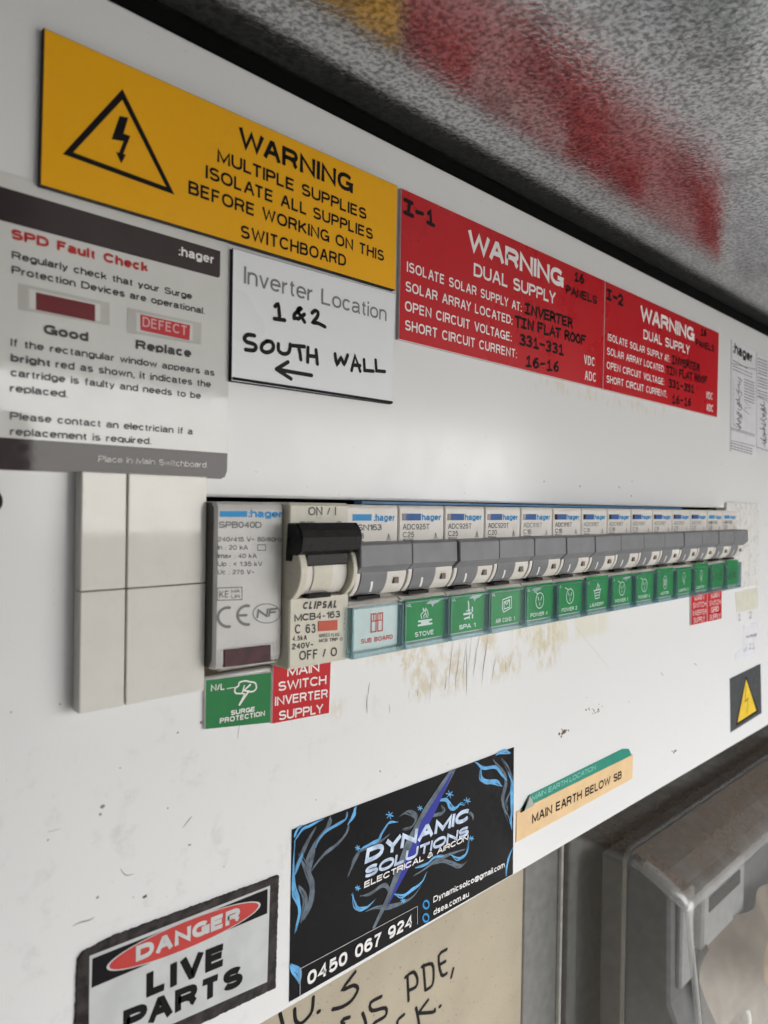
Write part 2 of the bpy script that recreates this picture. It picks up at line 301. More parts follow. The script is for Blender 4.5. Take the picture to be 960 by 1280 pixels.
# ------------------------------------------------------------------ materials
class N:
    def __init__(s, name):
        s.m = bpy.data.materials.new(name); s.m.use_nodes = True; s.t = s.m.node_tree
        s.p = s.t.nodes['Principled BSDF']; s.out = s.t.nodes['Material Output']; s.pos = None
    def n(s, t): return s.t.nodes.new(t)
    def l(s, a, b): s.t.links.new(a, b)
    def P(s):
        if s.pos is None: s.pos = s.n('ShaderNodeNewGeometry').outputs['Position']
        return s.pos
    def noise(s, scale, detail=3, rough=.5, stretch=None, w=None):
        x = s.n('ShaderNodeTexNoise'); x.inputs['Scale'].default_value = scale*1000; x.inputs['Detail'].default_value = detail; x.inputs['Roughness'].default_value = rough
        v = s.P()
        if stretch or w:
            mp = s.n('ShaderNodeMapping'); mp.inputs['Scale'].default_value = stretch or (1, 1, 1); mp.inputs['Location'].default_value = (w or 0, w or 0, 0)
            s.l(v, mp.inputs[0]); v = mp.outputs[0]
        s.l(v, x.inputs['Vector']); return x.outputs[0]
    def rng(s, v, a, b, c=0., d=1., smooth=True):
        x = s.n('ShaderNodeMapRange'); x.interpolation_type = 'SMOOTHSTEP' if smooth else 'LINEAR'
        for i, q in enumerate((a, b, c, d)): x.inputs[i+1].default_value = q
        s.l(v, x.inputs[0]); return x.outputs[0]
    def math(s, op, a, b=0.):
        x = s.n('ShaderNodeMath'); x.operation = op
        for i, q in ((0, a), (1, b)):
            if isinstance(q, (int, float)): x.inputs[i].default_value = q
            else: s.l(q, x.inputs[i])
        return x.outputs[0]
    def mix(s, f, a, b):
        x = s.n('ShaderNodeMix'); x.data_type = 'RGBA'
        for i, q in ((0, f), (6, a), (7, b)):
            if isinstance(q, tuple): x.inputs[i].default_value = (*q[:3], 1)
            elif isinstance(q, (int, float)): x.inputs[i].default_value = q
            else: s.l(q, x.inputs[i])
        return x.outputs[2]
    def bump(s, h, strength=.3, dist=.0001):
        x = s.n('ShaderNodeBump'); x.inputs['Strength'].default_value = strength; x.inputs['Distance'].default_value = dist
        s.l(h, x.inputs['Height']); s.l(x.outputs[0], s.p.inputs['Normal']); return x.outputs[0]
    def axis(s, k):
        x = s.n('ShaderNodeSeparateXYZ'); s.l(s.P(), x.inputs[0]); return x.outputs[k]
    def band(s, v, a, b, e):   # 1 inside a..b (metres)
        return s.math('MULTIPLY', s.rng(v, a-e, a+e), s.rng(v, b-e, b+e, 1., 0.))
    def set(s, k, v):
        if isinstance(v, tuple): s.p.inputs[k].default_value = (*v[:3], 1)
        elif isinstance(v, (int, float)): s.p.inputs[k].default_value = v
        else: s.l(v, s.p.inputs[k])

def mat(name, col, rough=.4, metal=0., var=.06, vscale=.15, spec=.4, bump=0., bscale=1.5, grime=0.):
    n = N(name)
    a = tuple(max(0, c*(1-var)) for c in col); b = tuple(min(1, c*(1+var)) for c in col)
    c = n.mix(n.rng(n.noise(vscale, 4), .3, .7), a, b)
    if grime > 0: c = n.mix(n.math('MULTIPLY', n.rng(n.noise(.35, 6, .65), .52, .75), grime), c, (.16, .13, .1))
    n.set('Base Color', c); n.set('Metallic', metal); n.set('Specular IOR Level', spec)
    n.set('Roughness', n.rng(n.noise(vscale*2.3, 3), .3, .7, max(.02, rough-.05), rough+.06))
    if bump: n.bump(n.noise(bscale, 2), bump, .0001)
    return n.m
def flat(name, col, rough=.45, spec=.22): return mat(name, col, rough, var=.03, spec=spec)

def panel_mat():
    n = N('white_painted_sheet'); x = n.axis(0); z = n.axis(2)
    c = n.mix(n.rng(n.noise(.006, 1), .2, .8), (.775, .78, .785), (.785, .79, .795))
    # fine specks of dirt
    sp = n.math('MULTIPLY', n.rng(n.noise(1.1, 2), .715, .76), n.rng(n.noise(.03, 2), .42, .6))
    c = n.mix(n.math('MULTIPLY', sp, .55), c, (.12, .10, .08))
    # scuffing in the lower left
    g = n.math('MULTIPLY', n.math('MULTIPLY', n.band(z, -.04, .034, .01), n.rng(x, .05, -.03)), n.rng(n.noise(.13, 6, .7), .52, .75))
    c = n.mix(n.math('MULTIPLY', g, .2), c, (.22, .2, .18))
    # old adhesive under the row of breakers
    st = n.math('MULTIPLY', n.band(x, .012, .118, .006), n.band(z, .024, .0405, .003))
    st = n.math('MULTIPLY', st, n.math('MULTIPLY', n.rng(n.noise(.06, 3, .5, (1.3, 1, .8)), .42, .56), n.rng(n.noise(.25, 5, .65, (1.4, 1, .8)), .4, .6)))
    c = n.mix(n.math('MULTIPLY', st, .55), c, (.56, .44, .22))
    st2 = n.math('MULTIPLY', n.band(x, .088, .15, .004), n.band(z, .031, .041, .002))
    st2 = n.math('MULTIPLY', st2, n.rng(n.noise(.1, 3, .5, (2, 1, .5), .03), .42, .52))
    c = n.mix(n.math('MULTIPLY', st2, .4), c, (.7, .64, .42))
    st3 = n.math('MULTIPLY', n.band(x, .095, .20, .005), n.band(z, .1185, .1235, .001))
    st3 = n.math('MULTIPLY', st3, n.rng(n.noise(.2, 3, .5, (2, 1, .8), .07), .5, .62))
    c = n.mix(n.math('MULTIPLY', st3, .4), c, (.7, .62, .4))
    n.set('Base Color', c); n.set('Roughness', n.rng(n.noise(.08, 5, .65), .35, .7, .15, .24)); n.set('Specular IOR Level', .4); n.bump(n.noise(.018, 1), .25, .0003)
    return n.m
def hood_mat():
    n = N('textured_galvanised_steel')
    v = n.n('ShaderNodeTexVoronoi'); v.inputs['Scale'].default_value = 520; n.l(n.P(), v.inputs['Vector'])
    a = n.noise(.75, 4, .6); b = n.noise(.32, 3)
    c = n.mix(n.rng(a, .34, .62), (.23, .232, .236), (.62, .63, .64))
    c = n.mix(n.math('MULTIPLY', n.rng(n.noise(.05, 5, .6), .5, .72), .5), c, (.2, .2, .2))
    n.set('Base Color', c); n.set('Metallic', .9); n.set('Roughness', n.rng(b, .35, .65, .08, .15))
    h = n.math('ADD', n.math('MULTIPLY', a, 1.), n.math('MULTIPLY', v.outputs['Distance'], .35))
    n.bump(h, .36, .0002)
    return n.m
def clear_mat(name, tint, gloss=.08, haze=.0, hz=(.3, .34, .36), dust=0., dustcol=(.2, .16, .12), rough=.08):
    n = N(name); t = n.n('ShaderNodeBsdfTransparent'); t.inputs[0].default_value = (*tint, 1)
    g = n.n('ShaderNodeBsdfGlossy'); g.inputs['Roughness'].default_value = rough; g.inputs[0].default_value = (.95, .95, .95, 1)
    lw = n.n('ShaderNodeLayerWeight'); lw.inputs[0].default_value = .5; fr0 = n.math('MULTIPLY', n.math('POWER', lw.outputs['Facing'], 4.), .8)
    m1 = n.n('ShaderNodeMixShader'); n.l(n.math('ADD', fr0, gloss), m1.inputs[0]); n.l(t.outputs[0], m1.inputs[1]); n.l(g.outputs[0], m1.inputs[2])
    d = n.n('ShaderNodeBsdfDiffuse'); d.inputs[0].default_value = (*hz, 1)
    m2 = n.n('ShaderNodeMixShader'); m2.inputs[0].default_value = haze; n.l(m1.outputs[0], m2.inputs[1]); n.l(d.outputs[0], m2.inputs[2])
    o = m2.outputs[0]
    if dust:
        ge = n.n('ShaderNodeNewGeometry'); sx = n.n('ShaderNodeSeparateXYZ'); n.l(ge.outputs['Normal'], sx.inputs[0])
        up = n.rng(sx.outputs[2], .25, .8)
        f = n.math('MULTIPLY', n.math('ADD', n.math('MULTIPLY', up, .8), .06), n.rng(n.noise(.03, 4, .6), .15, .6))
        d2 = n.n('ShaderNodeBsdfDiffuse'); dn = n.mix(n.rng(n.noise(.5, 5, .7), .4, .65), tuple(c*.6 for c in dustcol), dustcol); n.l(dn, d2.inputs[0])
        m3 = n.n('ShaderNodeMixShader'); n.l(n.math('MULTIPLY', f, dust), m3.inputs[0]); n.l(o, m3.inputs[1]); n.l(d2.outputs[0], m3.inputs[2]); o = m3.outputs[0]
    n.l(o, n.out.inputs[0]); return n.m

M = {}
M['panel'] = panel_mat(); M['hood'] = hood_mat()
M['yellow'] = mat('yellow_laminate', (.88, .43, .008), .35, var=.03, vscale=.02, grime=.06, spec=.2)
M['black'] = flat('black_print', (.008, .007, .008), .5, .1)
M['core'] = flat('black_core', (.02, .018, .018), .5)
M['ink'] = flat('marker_ink', (.008, .006, .007), .35, .1)
M['white_sign'] = mat('white_laminate', (.80, .82, .85), .3, var=.0, vscale=.01)
M['greyprint'] = flat('grey_print', (.22, .22, .23), .5)
M['red'] = mat('red_laminate', (.52, .005, .012), .3, var=.03, vscale=.02, spec=.25)
M['redcore'] = flat('pale_core', (.7, .6, .6), .5)
M['whiteprint'] = flat('white_print', (.85, .83, .82), .45)
M['sheet'] = mat('glossy_paper_sheet', (.66, .655, .63), .04, var=.02, spec=.5)
M['band'] = mat('charcoal_print_band', (.045, .032, .034), .04, spec=.28)
M['bandtext'] = flat('pale_grey_print', (.5, .49, .48), .4)
M['redtext'] = flat('red_print', (.5, .035, .03), .3)
M['darktext'] = flat('dark_grey_print', (.06, .055, .055), .2)
M['maroon'] = flat('maroon_print', (.16, .02, .025), .2)
M['ivory'] = mat('ivory_plastic', (.66, .645, .595), .05, var=.02, grime=.05, spec=.5)
M['shell'] = mat('breaker_shell_plastic', (.72, .69, .64), .33, var=.03, vscale=.05, grime=.12)
M['spd'] = mat('grey_arrester_plastic', (.58, .57, .55), .38, var=.03, grime=.06)
M['cream'] = mat('cream_plastic', (.64, .61, .51), .35, var=.03, grime=.15)
M['toggle'] = mat('grey_toggle_plastic', (.20, .203, .215), .4, var=.06, grime=.08, bump=.1, spec=.3)
M['blackplastic'] = mat('black_plastic', (.008, .007, .008), .3, spec=.2)
M['dark'] = flat('dark_gap', (.02, .019, .018), .7)
M['hblue'] = flat('light_blue_print', (.02, .28, .62), .4)
M['dblue'] = flat('dark_blue_print', (.02, .10, .33), .4)
M['bluestrip'] = mat('blue_strip_plastic', (.02, .14, .32), .4, grime=.3)
M['green'] = mat('green_card', (.010, .26, .06), .35, var=.08, spec=.15)
M['gsign'] = mat('green_laminate', (.008, .18, .045), .35, var=.03, spec=.25)
M['card'] = mat('white_card', (.74, .75, .75), .4)
M['pinktext'] = flat('faded_red_print', (.7, .1, .08), .5)
M['clear'] = clear_mat('clear_label_cover', (.94, .985, .985), .0, .012, (.55, .75, .8))
M['teal'] = clear_mat('clear_cover_edge', (.66, .8, .83), .08, .2, (.32, .48, .52))
M['tape_glare'] = clear_mat('clear_tape_glare', (.95, .97, .96), .15, .5, (.75, .82, .78))  # whitish haze colour stands in for the glare on the tape
M['window'] = mat('dark_red_window', (.05, .006, .012), .08, var=.4, vscale=.3)
M['flag'] = mat('orange_red_flag', (.5, .06, .02), .35)
M['cardblack'] = mat('glossy_black_card', (.004, .004, .006), .12, var=.1, spec=.1)
M['flame'] = mat('sky_blue_print', (.10, .38, .72), .15, var=.25, vscale=.25)
M['flamegrey'] = mat('smoky_blue_print', (.085, .12, .16), .15, var=.4, vscale=.3)
M['deepblue'] = flat('deep_blue_print', (.02, .03, .34), .15)
M['paleblue'] = mat('pale_blue_print', (.55, .66, .92), .2, var=.25, vscale=.35)
M['peach'] = mat('peach_label', (.78, .55, .30), .45, var=.04, grime=.1)
M['teal_label'] = mat('teal_label', (.02, .26, .19), .35)
M['tealtext'] = flat('pale_green_print', (.25, .6, .5), .4)
M['greysign'] = mat('dark_grey_sticker', (.065, .07, .075), .4, var=.08, spec=.2)
M['tri'] = mat('yellow_sticker', (.75, .52, .04), .4)
M['aged'] = mat('weathered_black_border', (.03, .024, .024), .45, var=.6, vscale=.5, spec=.2, grime=.2)
M['dangerwhite'] = mat('danger_sign_white', (.55, .57, .57), .4)
M['dangerred'] = mat('danger_sign_red', (.52, .03, .025), .35)
M['paper'] = mat('thin_paper', (.68, .68, .72), .5, var=.04)
M['tape'] = mat('aged_tape', (.66, .65, .55), .35, var=.06)
M['whitescrew'] = mat('white_nylon', (.72, .70, .62), .35)
M['gunk'] = mat('dried_dirt', (.18, .11, .05), .9, var=.5, vscale=2.)
M['scratch'] = flat('dark_scratch', (.24, .225, .21), .6)
M['faint'] = flat('faint_scratch', (.5, .48, .45), .5)

# board behind
def board_mat():
    n = N('beige_fibre_board')
    c = n.mix(n.rng(n.noise(.03, 4), .3, .7), (.37, .32, .235), (.43, .375, .28))
    c = n.mix(n.math('MULTIPLY', n.rng(n.noise(.9, 2), .66, .72), .8), c, (.08, .06, .05))
    c = n.mix(n.math('MULTIPLY', n.rng(n.noise(.25, 5, .7), .6, .75), .3), c, (.3, .22, .13))
    n.set('Base Color', c); n.set('Roughness', .55); n.bump(n.noise(1.2, 3), .15, .0002); return n.m
M['board'] = board_mat()
M['greyframe'] = mat('dusty_grey_plastic', (.21, .21, .20), .5, var=.1, grime=.2, spec=.2)
M['paleframe'] = mat('pale_edge_plastic', (.55, .53, .49), .5, var=.1, grime=.2)  # edge strip paler than the frame beside it
M['metergrey'] = mat('meter_grey_plastic', (.18, .18, .185), .45, var=.1, grime=.2, spec=.2)
M['meterlight'] = mat('meter_light_panel', (.42, .42, .42), .4, var=.08, grime=.3)
M['dirt'] = mat('brown_dusty_recess', (.22, .17, .125), .8, var=.35, vscale=.04, grime=.25)
M['clearmeter'] = clear_mat('clear_meter_cover', (.88, .89, .89), .04, .17, (.34, .34, .33), dust=.8, dustcol=(.16, .12, .09), rough=.2)
M['clearrim'] = clear_mat('moulded_cover_rim', (.84, .85, .85), .1, .3, (.55, .55, .54), dust=.3, rough=.2)
M['wall'] = mat('dark_green_black_wall', (.010, .014, .013), .8, var=.3, vscale=.1, spec=.05)
M['dark_gap_strip'] = mat('black_gap_fill', (.006, .006, .006), .9, spec=.05)
M['side'] = mat('dull_grey_steel', (.07, .07, .072), .5, metal=.2, var=.1)
M['ground'] = mat('pale_concrete_ground', (.16, .155, .145), .9, var=.2, vscale=.003)

# ------------------------------------------------------------------ setting
g = B(); g.add([(-30000, -30000, -1350), (30000, -30000, -1350), (30000, 30000, -1350), (-30000, 30000, -1350)], [[0, 1, 2, 3]])
go = g.build('ground', M['ground'], kind='structure')

cab = thing('switchboard_cabinet', 'outdoor steel cabinet with mottled galvanised roof above the white panel', 'cabinet', (0, 120, -300))
HOOD_Z, HOOD_D = 182.4, 480
b = B(); b.box(-190, 760, -HOOD_D, 125, HOOD_Z, HOOD_Z+1.6, .3); b.build('roof_sheet', M['hood'], cab)
b = B(); b.box(-190, 760, 95, 97, -420, HOOD_Z, .3); b.build('back_sheet', M['wall'], cab)
b = B(); b.box(-192.5, -190.5, -HOOD_D, 125, -420, HOOD_Z, .3); b.build('side_sheet', M['side'], cab)
b = B(); b.box(762, 764, -HOOD_D, 125, -420, HOOD_Z, .3); b.build('side_sheet', M['side'], cab)  # unseen right side, added to cut grazing sky light at that end
b = B(); d0, d1 = Vector((-190, -486)), Vector((183, -800)); nn = (d1-d0).normalized(); nn = Vector((-nn.y, nn.x))*2.5
dv = [(*d0, 0), (*d1, 0), (*(d1+nn), 0), (*(d0+nn), 0)]
b.add([(x, y, z) for z in (-900, HOOD_Z) for x, y, _ in dv], [[0, 3, 2, 1], [4, 5, 6, 7], [0, 1, 5, 4], [1, 2, 6, 5], [2, 3, 7, 6], [3, 0, 4, 7]])
b.build('unseen_light_blocker', M['side'], cab)  # slab added out of view to darken the panel's left and its reflections
b = B(); b.box(-188, 740, 1.5, 9, 168, 182, 1.2); b.build('dark_gap_strip', M['dark_gap_strip'], cab)  # black strip stands in for the dark open gap under the roof

# ------------------------------------------------------------------ white panel with its slot
pan = thing('cover_panel', 'large white painted steel cover panel carrying the breakers, signs and stickers', 'panel', (0, 0, -43))
PX0, PX1, PZ0, PZ1 = -185, 640, -43.2, 175.9
b = B()
def ring(b, o, i, y0, y1):   # plate with rectangular cut-out and rounded lips
    ox0, oz0, ox1, oz1 = o; ix0, iz0, ix1, iz1 = i
    def plate(y, r):
        vs = [(ox0+r, y, oz0+r), (ix0-r, y, oz0+r), (ix1+r, y, oz0+r), (ox1-r, y, oz0+r), (ox0+r, y, iz0-r), (ix0-r, y, iz0-r), (ix1+r, y, iz0-r), (ox1-r, y, iz0-r),
              (ox0+r, y, iz1+r), (ix0-r, y, iz1+r), (ix1+r, y, iz1+r), (ox1-r, y, iz1+r), (ox0+r, y, oz1-r), (ix0-r, y, oz1-r), (ix1+r, y, oz1-r), (ox1-r, y, oz1-r)]
        return vs
    fs = [[r*4+c, r*4+c+1, r*4+c+5, r*4+c+4] for r in range(3) for c in range(3) if not (r == 1 and c == 1)]
    b.add(plate(y0, .7), fs)
    steps = [(y0, .7), (y0+.06, .4), (y0+.2, .15), (y0+.5, 0), (y1, 0)]
    outer = [0, 3, 15, 12]; inner = [5, 6, 10, 9]
    for k in range(len(steps)-1):
        A = plate(*steps[k]); D = plate(*steps[k+1])
        for loop, rev in ((outer, False), (inner, True)):
            for j in range(4):
                p, q = loop[j], loop[(j+1) % 4]
                b.add([A[p], A[q], D[q], D[p]], [[0, 1, 2, 3] if rev else [3, 2, 1, 0]], 0, True)
ring(b, (PX0, PZ0, PX1, PZ1), (-30, 40.6, 268, 80.2), 0, 2.0)
b.build('panel_sheet', M['panel'], pan)
# returned edge of the slot (thin inner lip) and folded bottom / top edges
b = B(); b.box(-186, 641, 2.0, 12, PZ0, PZ0+1.2, .3); b.build('bottom_return', M['panel'], pan)
# lock hole at left
b = B(); b.prism(ell(-67.0, 78.6, 2.4, 2.4, 20), -.35, 0, .1, 0); b.build('hole_grommet', M['dark'], pan)

# scratches and scuffs
b = B()
scr = [((462, 853), (460, 869), .45), ((459, 868), (459, 892), .5), ((583, 812), (583, 869), .5), ((573, 826), (569, 862), .35), ((558, 846), (556, 863), .35), ((607, 813), (602, 855), .4),
       ((620, 822), (615, 850), .35), ((596, 815), (591, 846), .35), ((584, 800), (578, 850), .25), ((600, 792), (592, 830), .25), ((566, 805), (561, 855), .25), ((523, 860), (522, 871), .35),
       ((540, 835), (537, 880), .18), ((486, 880), (487, 892), .3), ((633, 828), (632, 841), .35), ((639, 823), (637, 836), .3), ((590, 790), (585, 836), .2), ((511, 862), (510, 873), .2),
       ((702, 762), (765, 840), .12), ((826, 840), (829, 845), .6), ((867, 829), (871, 832), .6), ((300, 905), (297, 925), .2), ((610, 795), (603, 838), .25), ((575, 803), (572, 842), .2)]
for p, q, w in scr:
    stroke(b, [p, ((p[0]+q[0])/2+random.uniform(-.8, .8), (p[1]+q[1])/2), q], w*.6, -.03, 0, True, False, True)
b.build('scratch_marks', M['scratch'], pan, kind='stuff')
b = B()
for cx, cy, r in [(122, 1122, .5), (180, 1121, .5), (251, 903, .55), (128, 1008, .6), (125, 1018, .5), (238, 1056, .3), (236, 1056, .4), (182, 1120, .45), (222, 916, .5), (475, 964, .5), (786, 877, .45), (733, 872, .3),
                  (725, 608, .55), (774, 609, .6), (789, 620, .6), (680, 602, .4), (790, 602, .5), (882, 880, .35), (741, 980, .4), (960-3, 656, .6), (897, 581, .4), (902, 580, .5), (660, 632, .3), (75, 880, .3), (14, 890, .3),
                  (100, 205, .25), (320, 590, .2), (640, 700, .2), (440, 560, .25), (560, 560, .25), (700, 545, .2), (830, 960, .3), (850, 905, .25), (150, 960, .3), (210, 1010, .3), (60, 1050, .25), (395, 1000, .25), (560, 955, .25)]:
    X, Z = pl(cx, cy); b.poly([(X+r*random.uniform(.4, 1)*math.cos(a*1.047), Z+r*random.uniform(.3, 1)*math.sin(a*1.047)) for a in range(6)], -.04)
for pts, w in (([(90, 1158), (100, 1153), (112, 1150), (118, 1146)], .3), ([(150, 1085), (157, 1094), (168, 1092)], .2), ([(228, 1035), (236, 1025), (240, 1020)], .25), ([(60, 1040), (75, 1036)], .12)):
    stroke(b, pts, w, -.03, 0, True, False, True)
b.build('dirt_specks', M['scratch'], pan, kind='stuff')
# dried mud clumps
b = B()
for cx, cy, n_, sp in ((703, 916, 16, 1.7), (745, 888, 9, 2.2), (735, 886, 4, 1.), (842, 940, 6, 1.3)):
    X, Z = pl(cx, cy)
    for k in range(n_):
        r = random.uniform(.18, .55); x = X+random.gauss(0, sp); z = Z+random.gauss(0, sp*.35)
        out = [(x+r*random.uniform(.5, 1.4)*math.cos(a*.9), z+r*random.uniform(.4, 1)*math.sin(a*.9)) for a in range(7)]
        b.prism(out, -.12-random.uniform(0, .2), 0, .06)
b.build('mud_spatter', M['gunk'], pan, kind='stuff')

# ------------------------------------------------------------------ slabs for signs
def quad_px(q, y): return pls(q, y)
def slab(parent, name, q, t, face, side, ch=.12, y=0.0):
    b = B(); b.prism(quad_px(q, y-t), y-t, y, ch, 0, 1); return b.build(name, [face, side], parent)

# --- yellow warning sign
T = 1.5
t = thing('warning_sign', 'yellow warning sign with black bolt triangle at top left above the white signs', 'sign', (-58, 0, 136))
q = [(55, 34), (497, 232), (494.5, 363), (50, 231)]
slab(t, 'backing_plate', q, T, M['yellow'], M['core'], .15)
b = B(); Y = -T-.04
tx(b, 'WARNING', (298, 183), (441, 242), 25, Y, off=.018); tx(b, 'MULTIPLE SUPPLIES', (271.5, 202), (458, 275), 16.5, Y, off=.008)
tx(b, 'ISOLATE ALL SUPPLIES', (257, 222.5), (466, 300), 16.5, Y, off=.008); tx(b, 'BEFORE WORKING ON THIS', (235.5, 242), (480, 327), 17, Y, off=.008)
tx(b, 'SWITCHBOARD', (300.5, 297), (432.5, 333.5), 16.5, Y, off=.008)
b.build('lettering', M['black'], t)
b = B(); tri = pls([(153, 118), (85, 191.5), (213, 238.5)], Y); b.ribbon(tri, 1.25, Y, 0, True)
b.poly(pls([(149.5, 145), (160.5, 147), (154.5, 167), (163, 170), (153.5, 194), (148, 193), (154.5, 176.5), (139.5, 174)], Y), Y)
b.poly(pls([(145, 190), (157.5, 193.5), (151.5, 204.5)], Y), Y-.02)
b.build('bolt_triangle', M['black'], t)

# --- inverter location sign
t = thing('location_sign', 'white sign with thin black edge handwritten SOUTH WALL and an arrow', 'sign', (-18, 0, 106))
q = [(291, 310), (495, 367), (490, 505), (289, 476)]
slab(t, 'backing_plate', q, T*.8, M['white_sign'], M['core'], .12); Y = -T*.8-.04
b = B(); tx(b, 'Inverter Location', (305, 354), (483, 401.5), 21.5, Y, off=-.012); b.build('lettering', M['greyprint'], t)
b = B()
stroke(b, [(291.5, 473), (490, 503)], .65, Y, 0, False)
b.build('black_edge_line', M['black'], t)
b = B(); hwz = lambda L: [(a/4+280, c/4+290) for a, c in L]
for L in ([(255, 372), (270, 362), (276, 400), (278, 435)], [(252, 434), (303, 441)], [(350, 432), (352, 412), (372, 395), (385, 383), (376, 382), (368, 396), (388, 425), (403, 450)], [(350, 428), (372, 434), (402, 412)],
          [(440, 405), (455, 393), (470, 402), (466, 425), (445, 452), (470, 456), (505, 474)],
          [(152, 518), (118, 514), (102, 532), (115, 550), (148, 560), (160, 575), (148, 592), (108, 588)], [(215, 546), (192, 562), (188, 588), (210, 602), (238, 594), (248, 572), (237, 550), (215, 546)],
          [(272, 560), (273, 592), (295, 609), (318, 606), (328, 590), (331, 562)], [(333, 567), (402, 573)], [(372, 570), (380, 605), (384, 638)], [(420, 578), (418, 650)], [(460, 590), (467, 660)], [(420, 618), (464, 624)],
          [(555, 610), (565, 660), (585, 630), (600, 660), (618, 616)], [(638, 692), (655, 620), (681, 696)], [(645, 665), (680, 668)], [(700, 638), (703, 692), (747, 696)], [(758, 640), (762, 694), (804, 698)],
          [(438, 717), (350, 702), (262, 686)], [(320, 650), (262, 686)], [(262, 686), (335, 734)]):
    stroke(b, hwz(L), .95, Y, 0, len(L) > 3)
b.build('handwriting', M['ink'], t)

# --- red dual supply signs (two of one pattern)
def red_sign(dx, num, label, loc):
    t = thing('dual_supply_sign', label, 'sign', loc, 'red solar warning signs')
    x0, x1, z0, z1 = 32.2+dx, 140.9+dx, 123.9, 164.7; T = 1.1; Y = -T-.04
    b = B(); b.prism(rect(x0+.12, z0, x1-.12, z1), -T, 0, .15, 0, 1); b.build('backing_plate', [M['red'], M['redcore']], t)
    b = B(); a = dict(y=Y, dx=dx)
    tx(b, 'WARNING', (584.5, 311.7), (704, 359.8), 25, off=.02, **a); tx(b, 'DUAL SUPPLY', (592, 344.7), (694.5, 380.6), 16.5, off=.006, **a)
    tx(b, 'ISOLATE SOLAR SUPPLY AT:', (508.4, 339.3), (652, 389.8), 13, off=.006, **a); tx(b, 'SOLAR ARRAY LOCATED:', (506.6, 363.7), (640.4, 406), 13, off=.006, **a)
    tx(b, 'OPEN CIRCUIT VOLTAGE:', (506, 388.2), (639.5, 427), 13, off=.006, **a); tx(b, 'SHORT CIRCUIT CURRENT:', (506, 412.3), (646, 448), 13, off=.006, **a)
    tx(b, 'VDC', (729.8, 455), (743.5, 458.5), 12, off=.006, **a); tx(b, 'ADC', (730.7, 474.5), (745, 478), 12, off=.006, **a)
    b.build('lettering', M['whiteprint'], t)
    b = B(); w = .85; a = dict(y=Y-.03, w=w, dx=dx)
    hw(b, 'I-'+num, (506, 265.5), (546, 283), 15.5, Y-.03, 1.1, dx=dx)
    hw(b, 'INVERTER', (656.5, 391), (717, 410), 11.5, **a); hw(b, 'TIN FLAT ROOF', (644, 407), (733, 431), 11.5, **a)
    hw(b, '331-331', (649.6, 430), (706, 443.8), 12, **a); hw(b, '16-16', (657.4, 457), (700, 465), 12.5, **a)
    hw(b, '16', (718.3, 350.6), (731, 354), 10.5, **a); hw(b, 'PANELS', (707.8, 366), (747, 380), 9, Y-.03, .72, dx=dx)
    b.build('handwriting', M['ink'], t)
red_sign(0, '1', 'larger looking red dual supply sign marked I-1, beside the yellow sign', (86, 0, 124))
red_sign(108.8, '2', 'red dual supply sign marked I-2, furthest right of the pair', (195, 0, 124))

# --- surge protection fault-check sheet
t = thing('instruction_sheet', 'glossy white surge device fault check sheet with charcoal bands, above the blank ivory plate', 'sticker', (-43, 0, 84))
b = B(); out = rrect(-67.5, 84.1, -19.4, 136.6, 2.4, 5); b.prism(out, -.18, 0, .04); b.build('sheet_face', M['sheet'], t)
b = B(); Y = -.2
b.poly([(-67.4, 127.9), (-22.5, 127.9), (-22.05, 128.1), (-21.9, 128.6), (-21.9, 133.8), (-67.4, 133.8)], Y)
b.build('header_band', M['band'], t); b = B()
b.poly([(-67.4, 84.2), (-21, 84.2), (-20, 84.7), (-19.5, 86), (-19.45, 89.9), (-67.4, 89.9)], Y)
b.build('footer_band', M['band'], t)
b = B(); Y = -.24
tx(b, ':hager', (223.4, 319), (267.8, 330), 11.5, Y, off=.01); b.build('logo_lettering', M['whiteprint'], t)
b = B(); tx(b, 'Place in Main Switchboard', (122.8, 577), (257.8, 584.5), 7.5, Y, wt=.13); b.build('footer_lettering', M['whiteprint'], t)
b = B(); tx(b, 'SPD Fault Check', (14, 298), (185.3, 340.5), 12.5, Y, off=.03); b.build('heading_lettering', M['redtext'], t)
b = B(); k = dict(y=Y, off=.006)
tx(b, 'Regularly check that your Surge', (14.7, 323), (240, 374.5), 9.5, **k); tx(b, 'Protection Devices are operational.', (14.7, 341.5), (255.6, 392.8), 9.5, **k)
tx(b, 'Good', (54.7, 417), (110.3, 427), 12, Y, off=.03); tx(b, 'Replace', (169.7, 436), (239, 447), 11.5, Y, off=.03)
tx(b, 'If the rectangular window appears as', (13.4, 432.5), (268, 470), 9.5, **k); tx(b, 'bright', (13.4, 451.5), (63.5, 458.7), 9.5, Y, off=.03)
tx(b, 'red as shown, it indicates the', (69.5, 459.5), (263.4, 484.5), 9.5, **k); tx(b, 'cartridge is faulty and needs to be', (13.4, 470), (251, 498.8), 9.5, **k)
tx(b, 'replaced.', (12.5, 489.4), (84.4, 497), 9.5, **k); tx(b, 'Please contact an electrician if a', (12.5, 524.3), (241, 543.4), 9.5, **k)
tx(b, 'replacement is required.', (12.5, 543.6), (189, 555.5), 9.5, **k)
b.build('lettering', M['darktext'], t)
b = B()
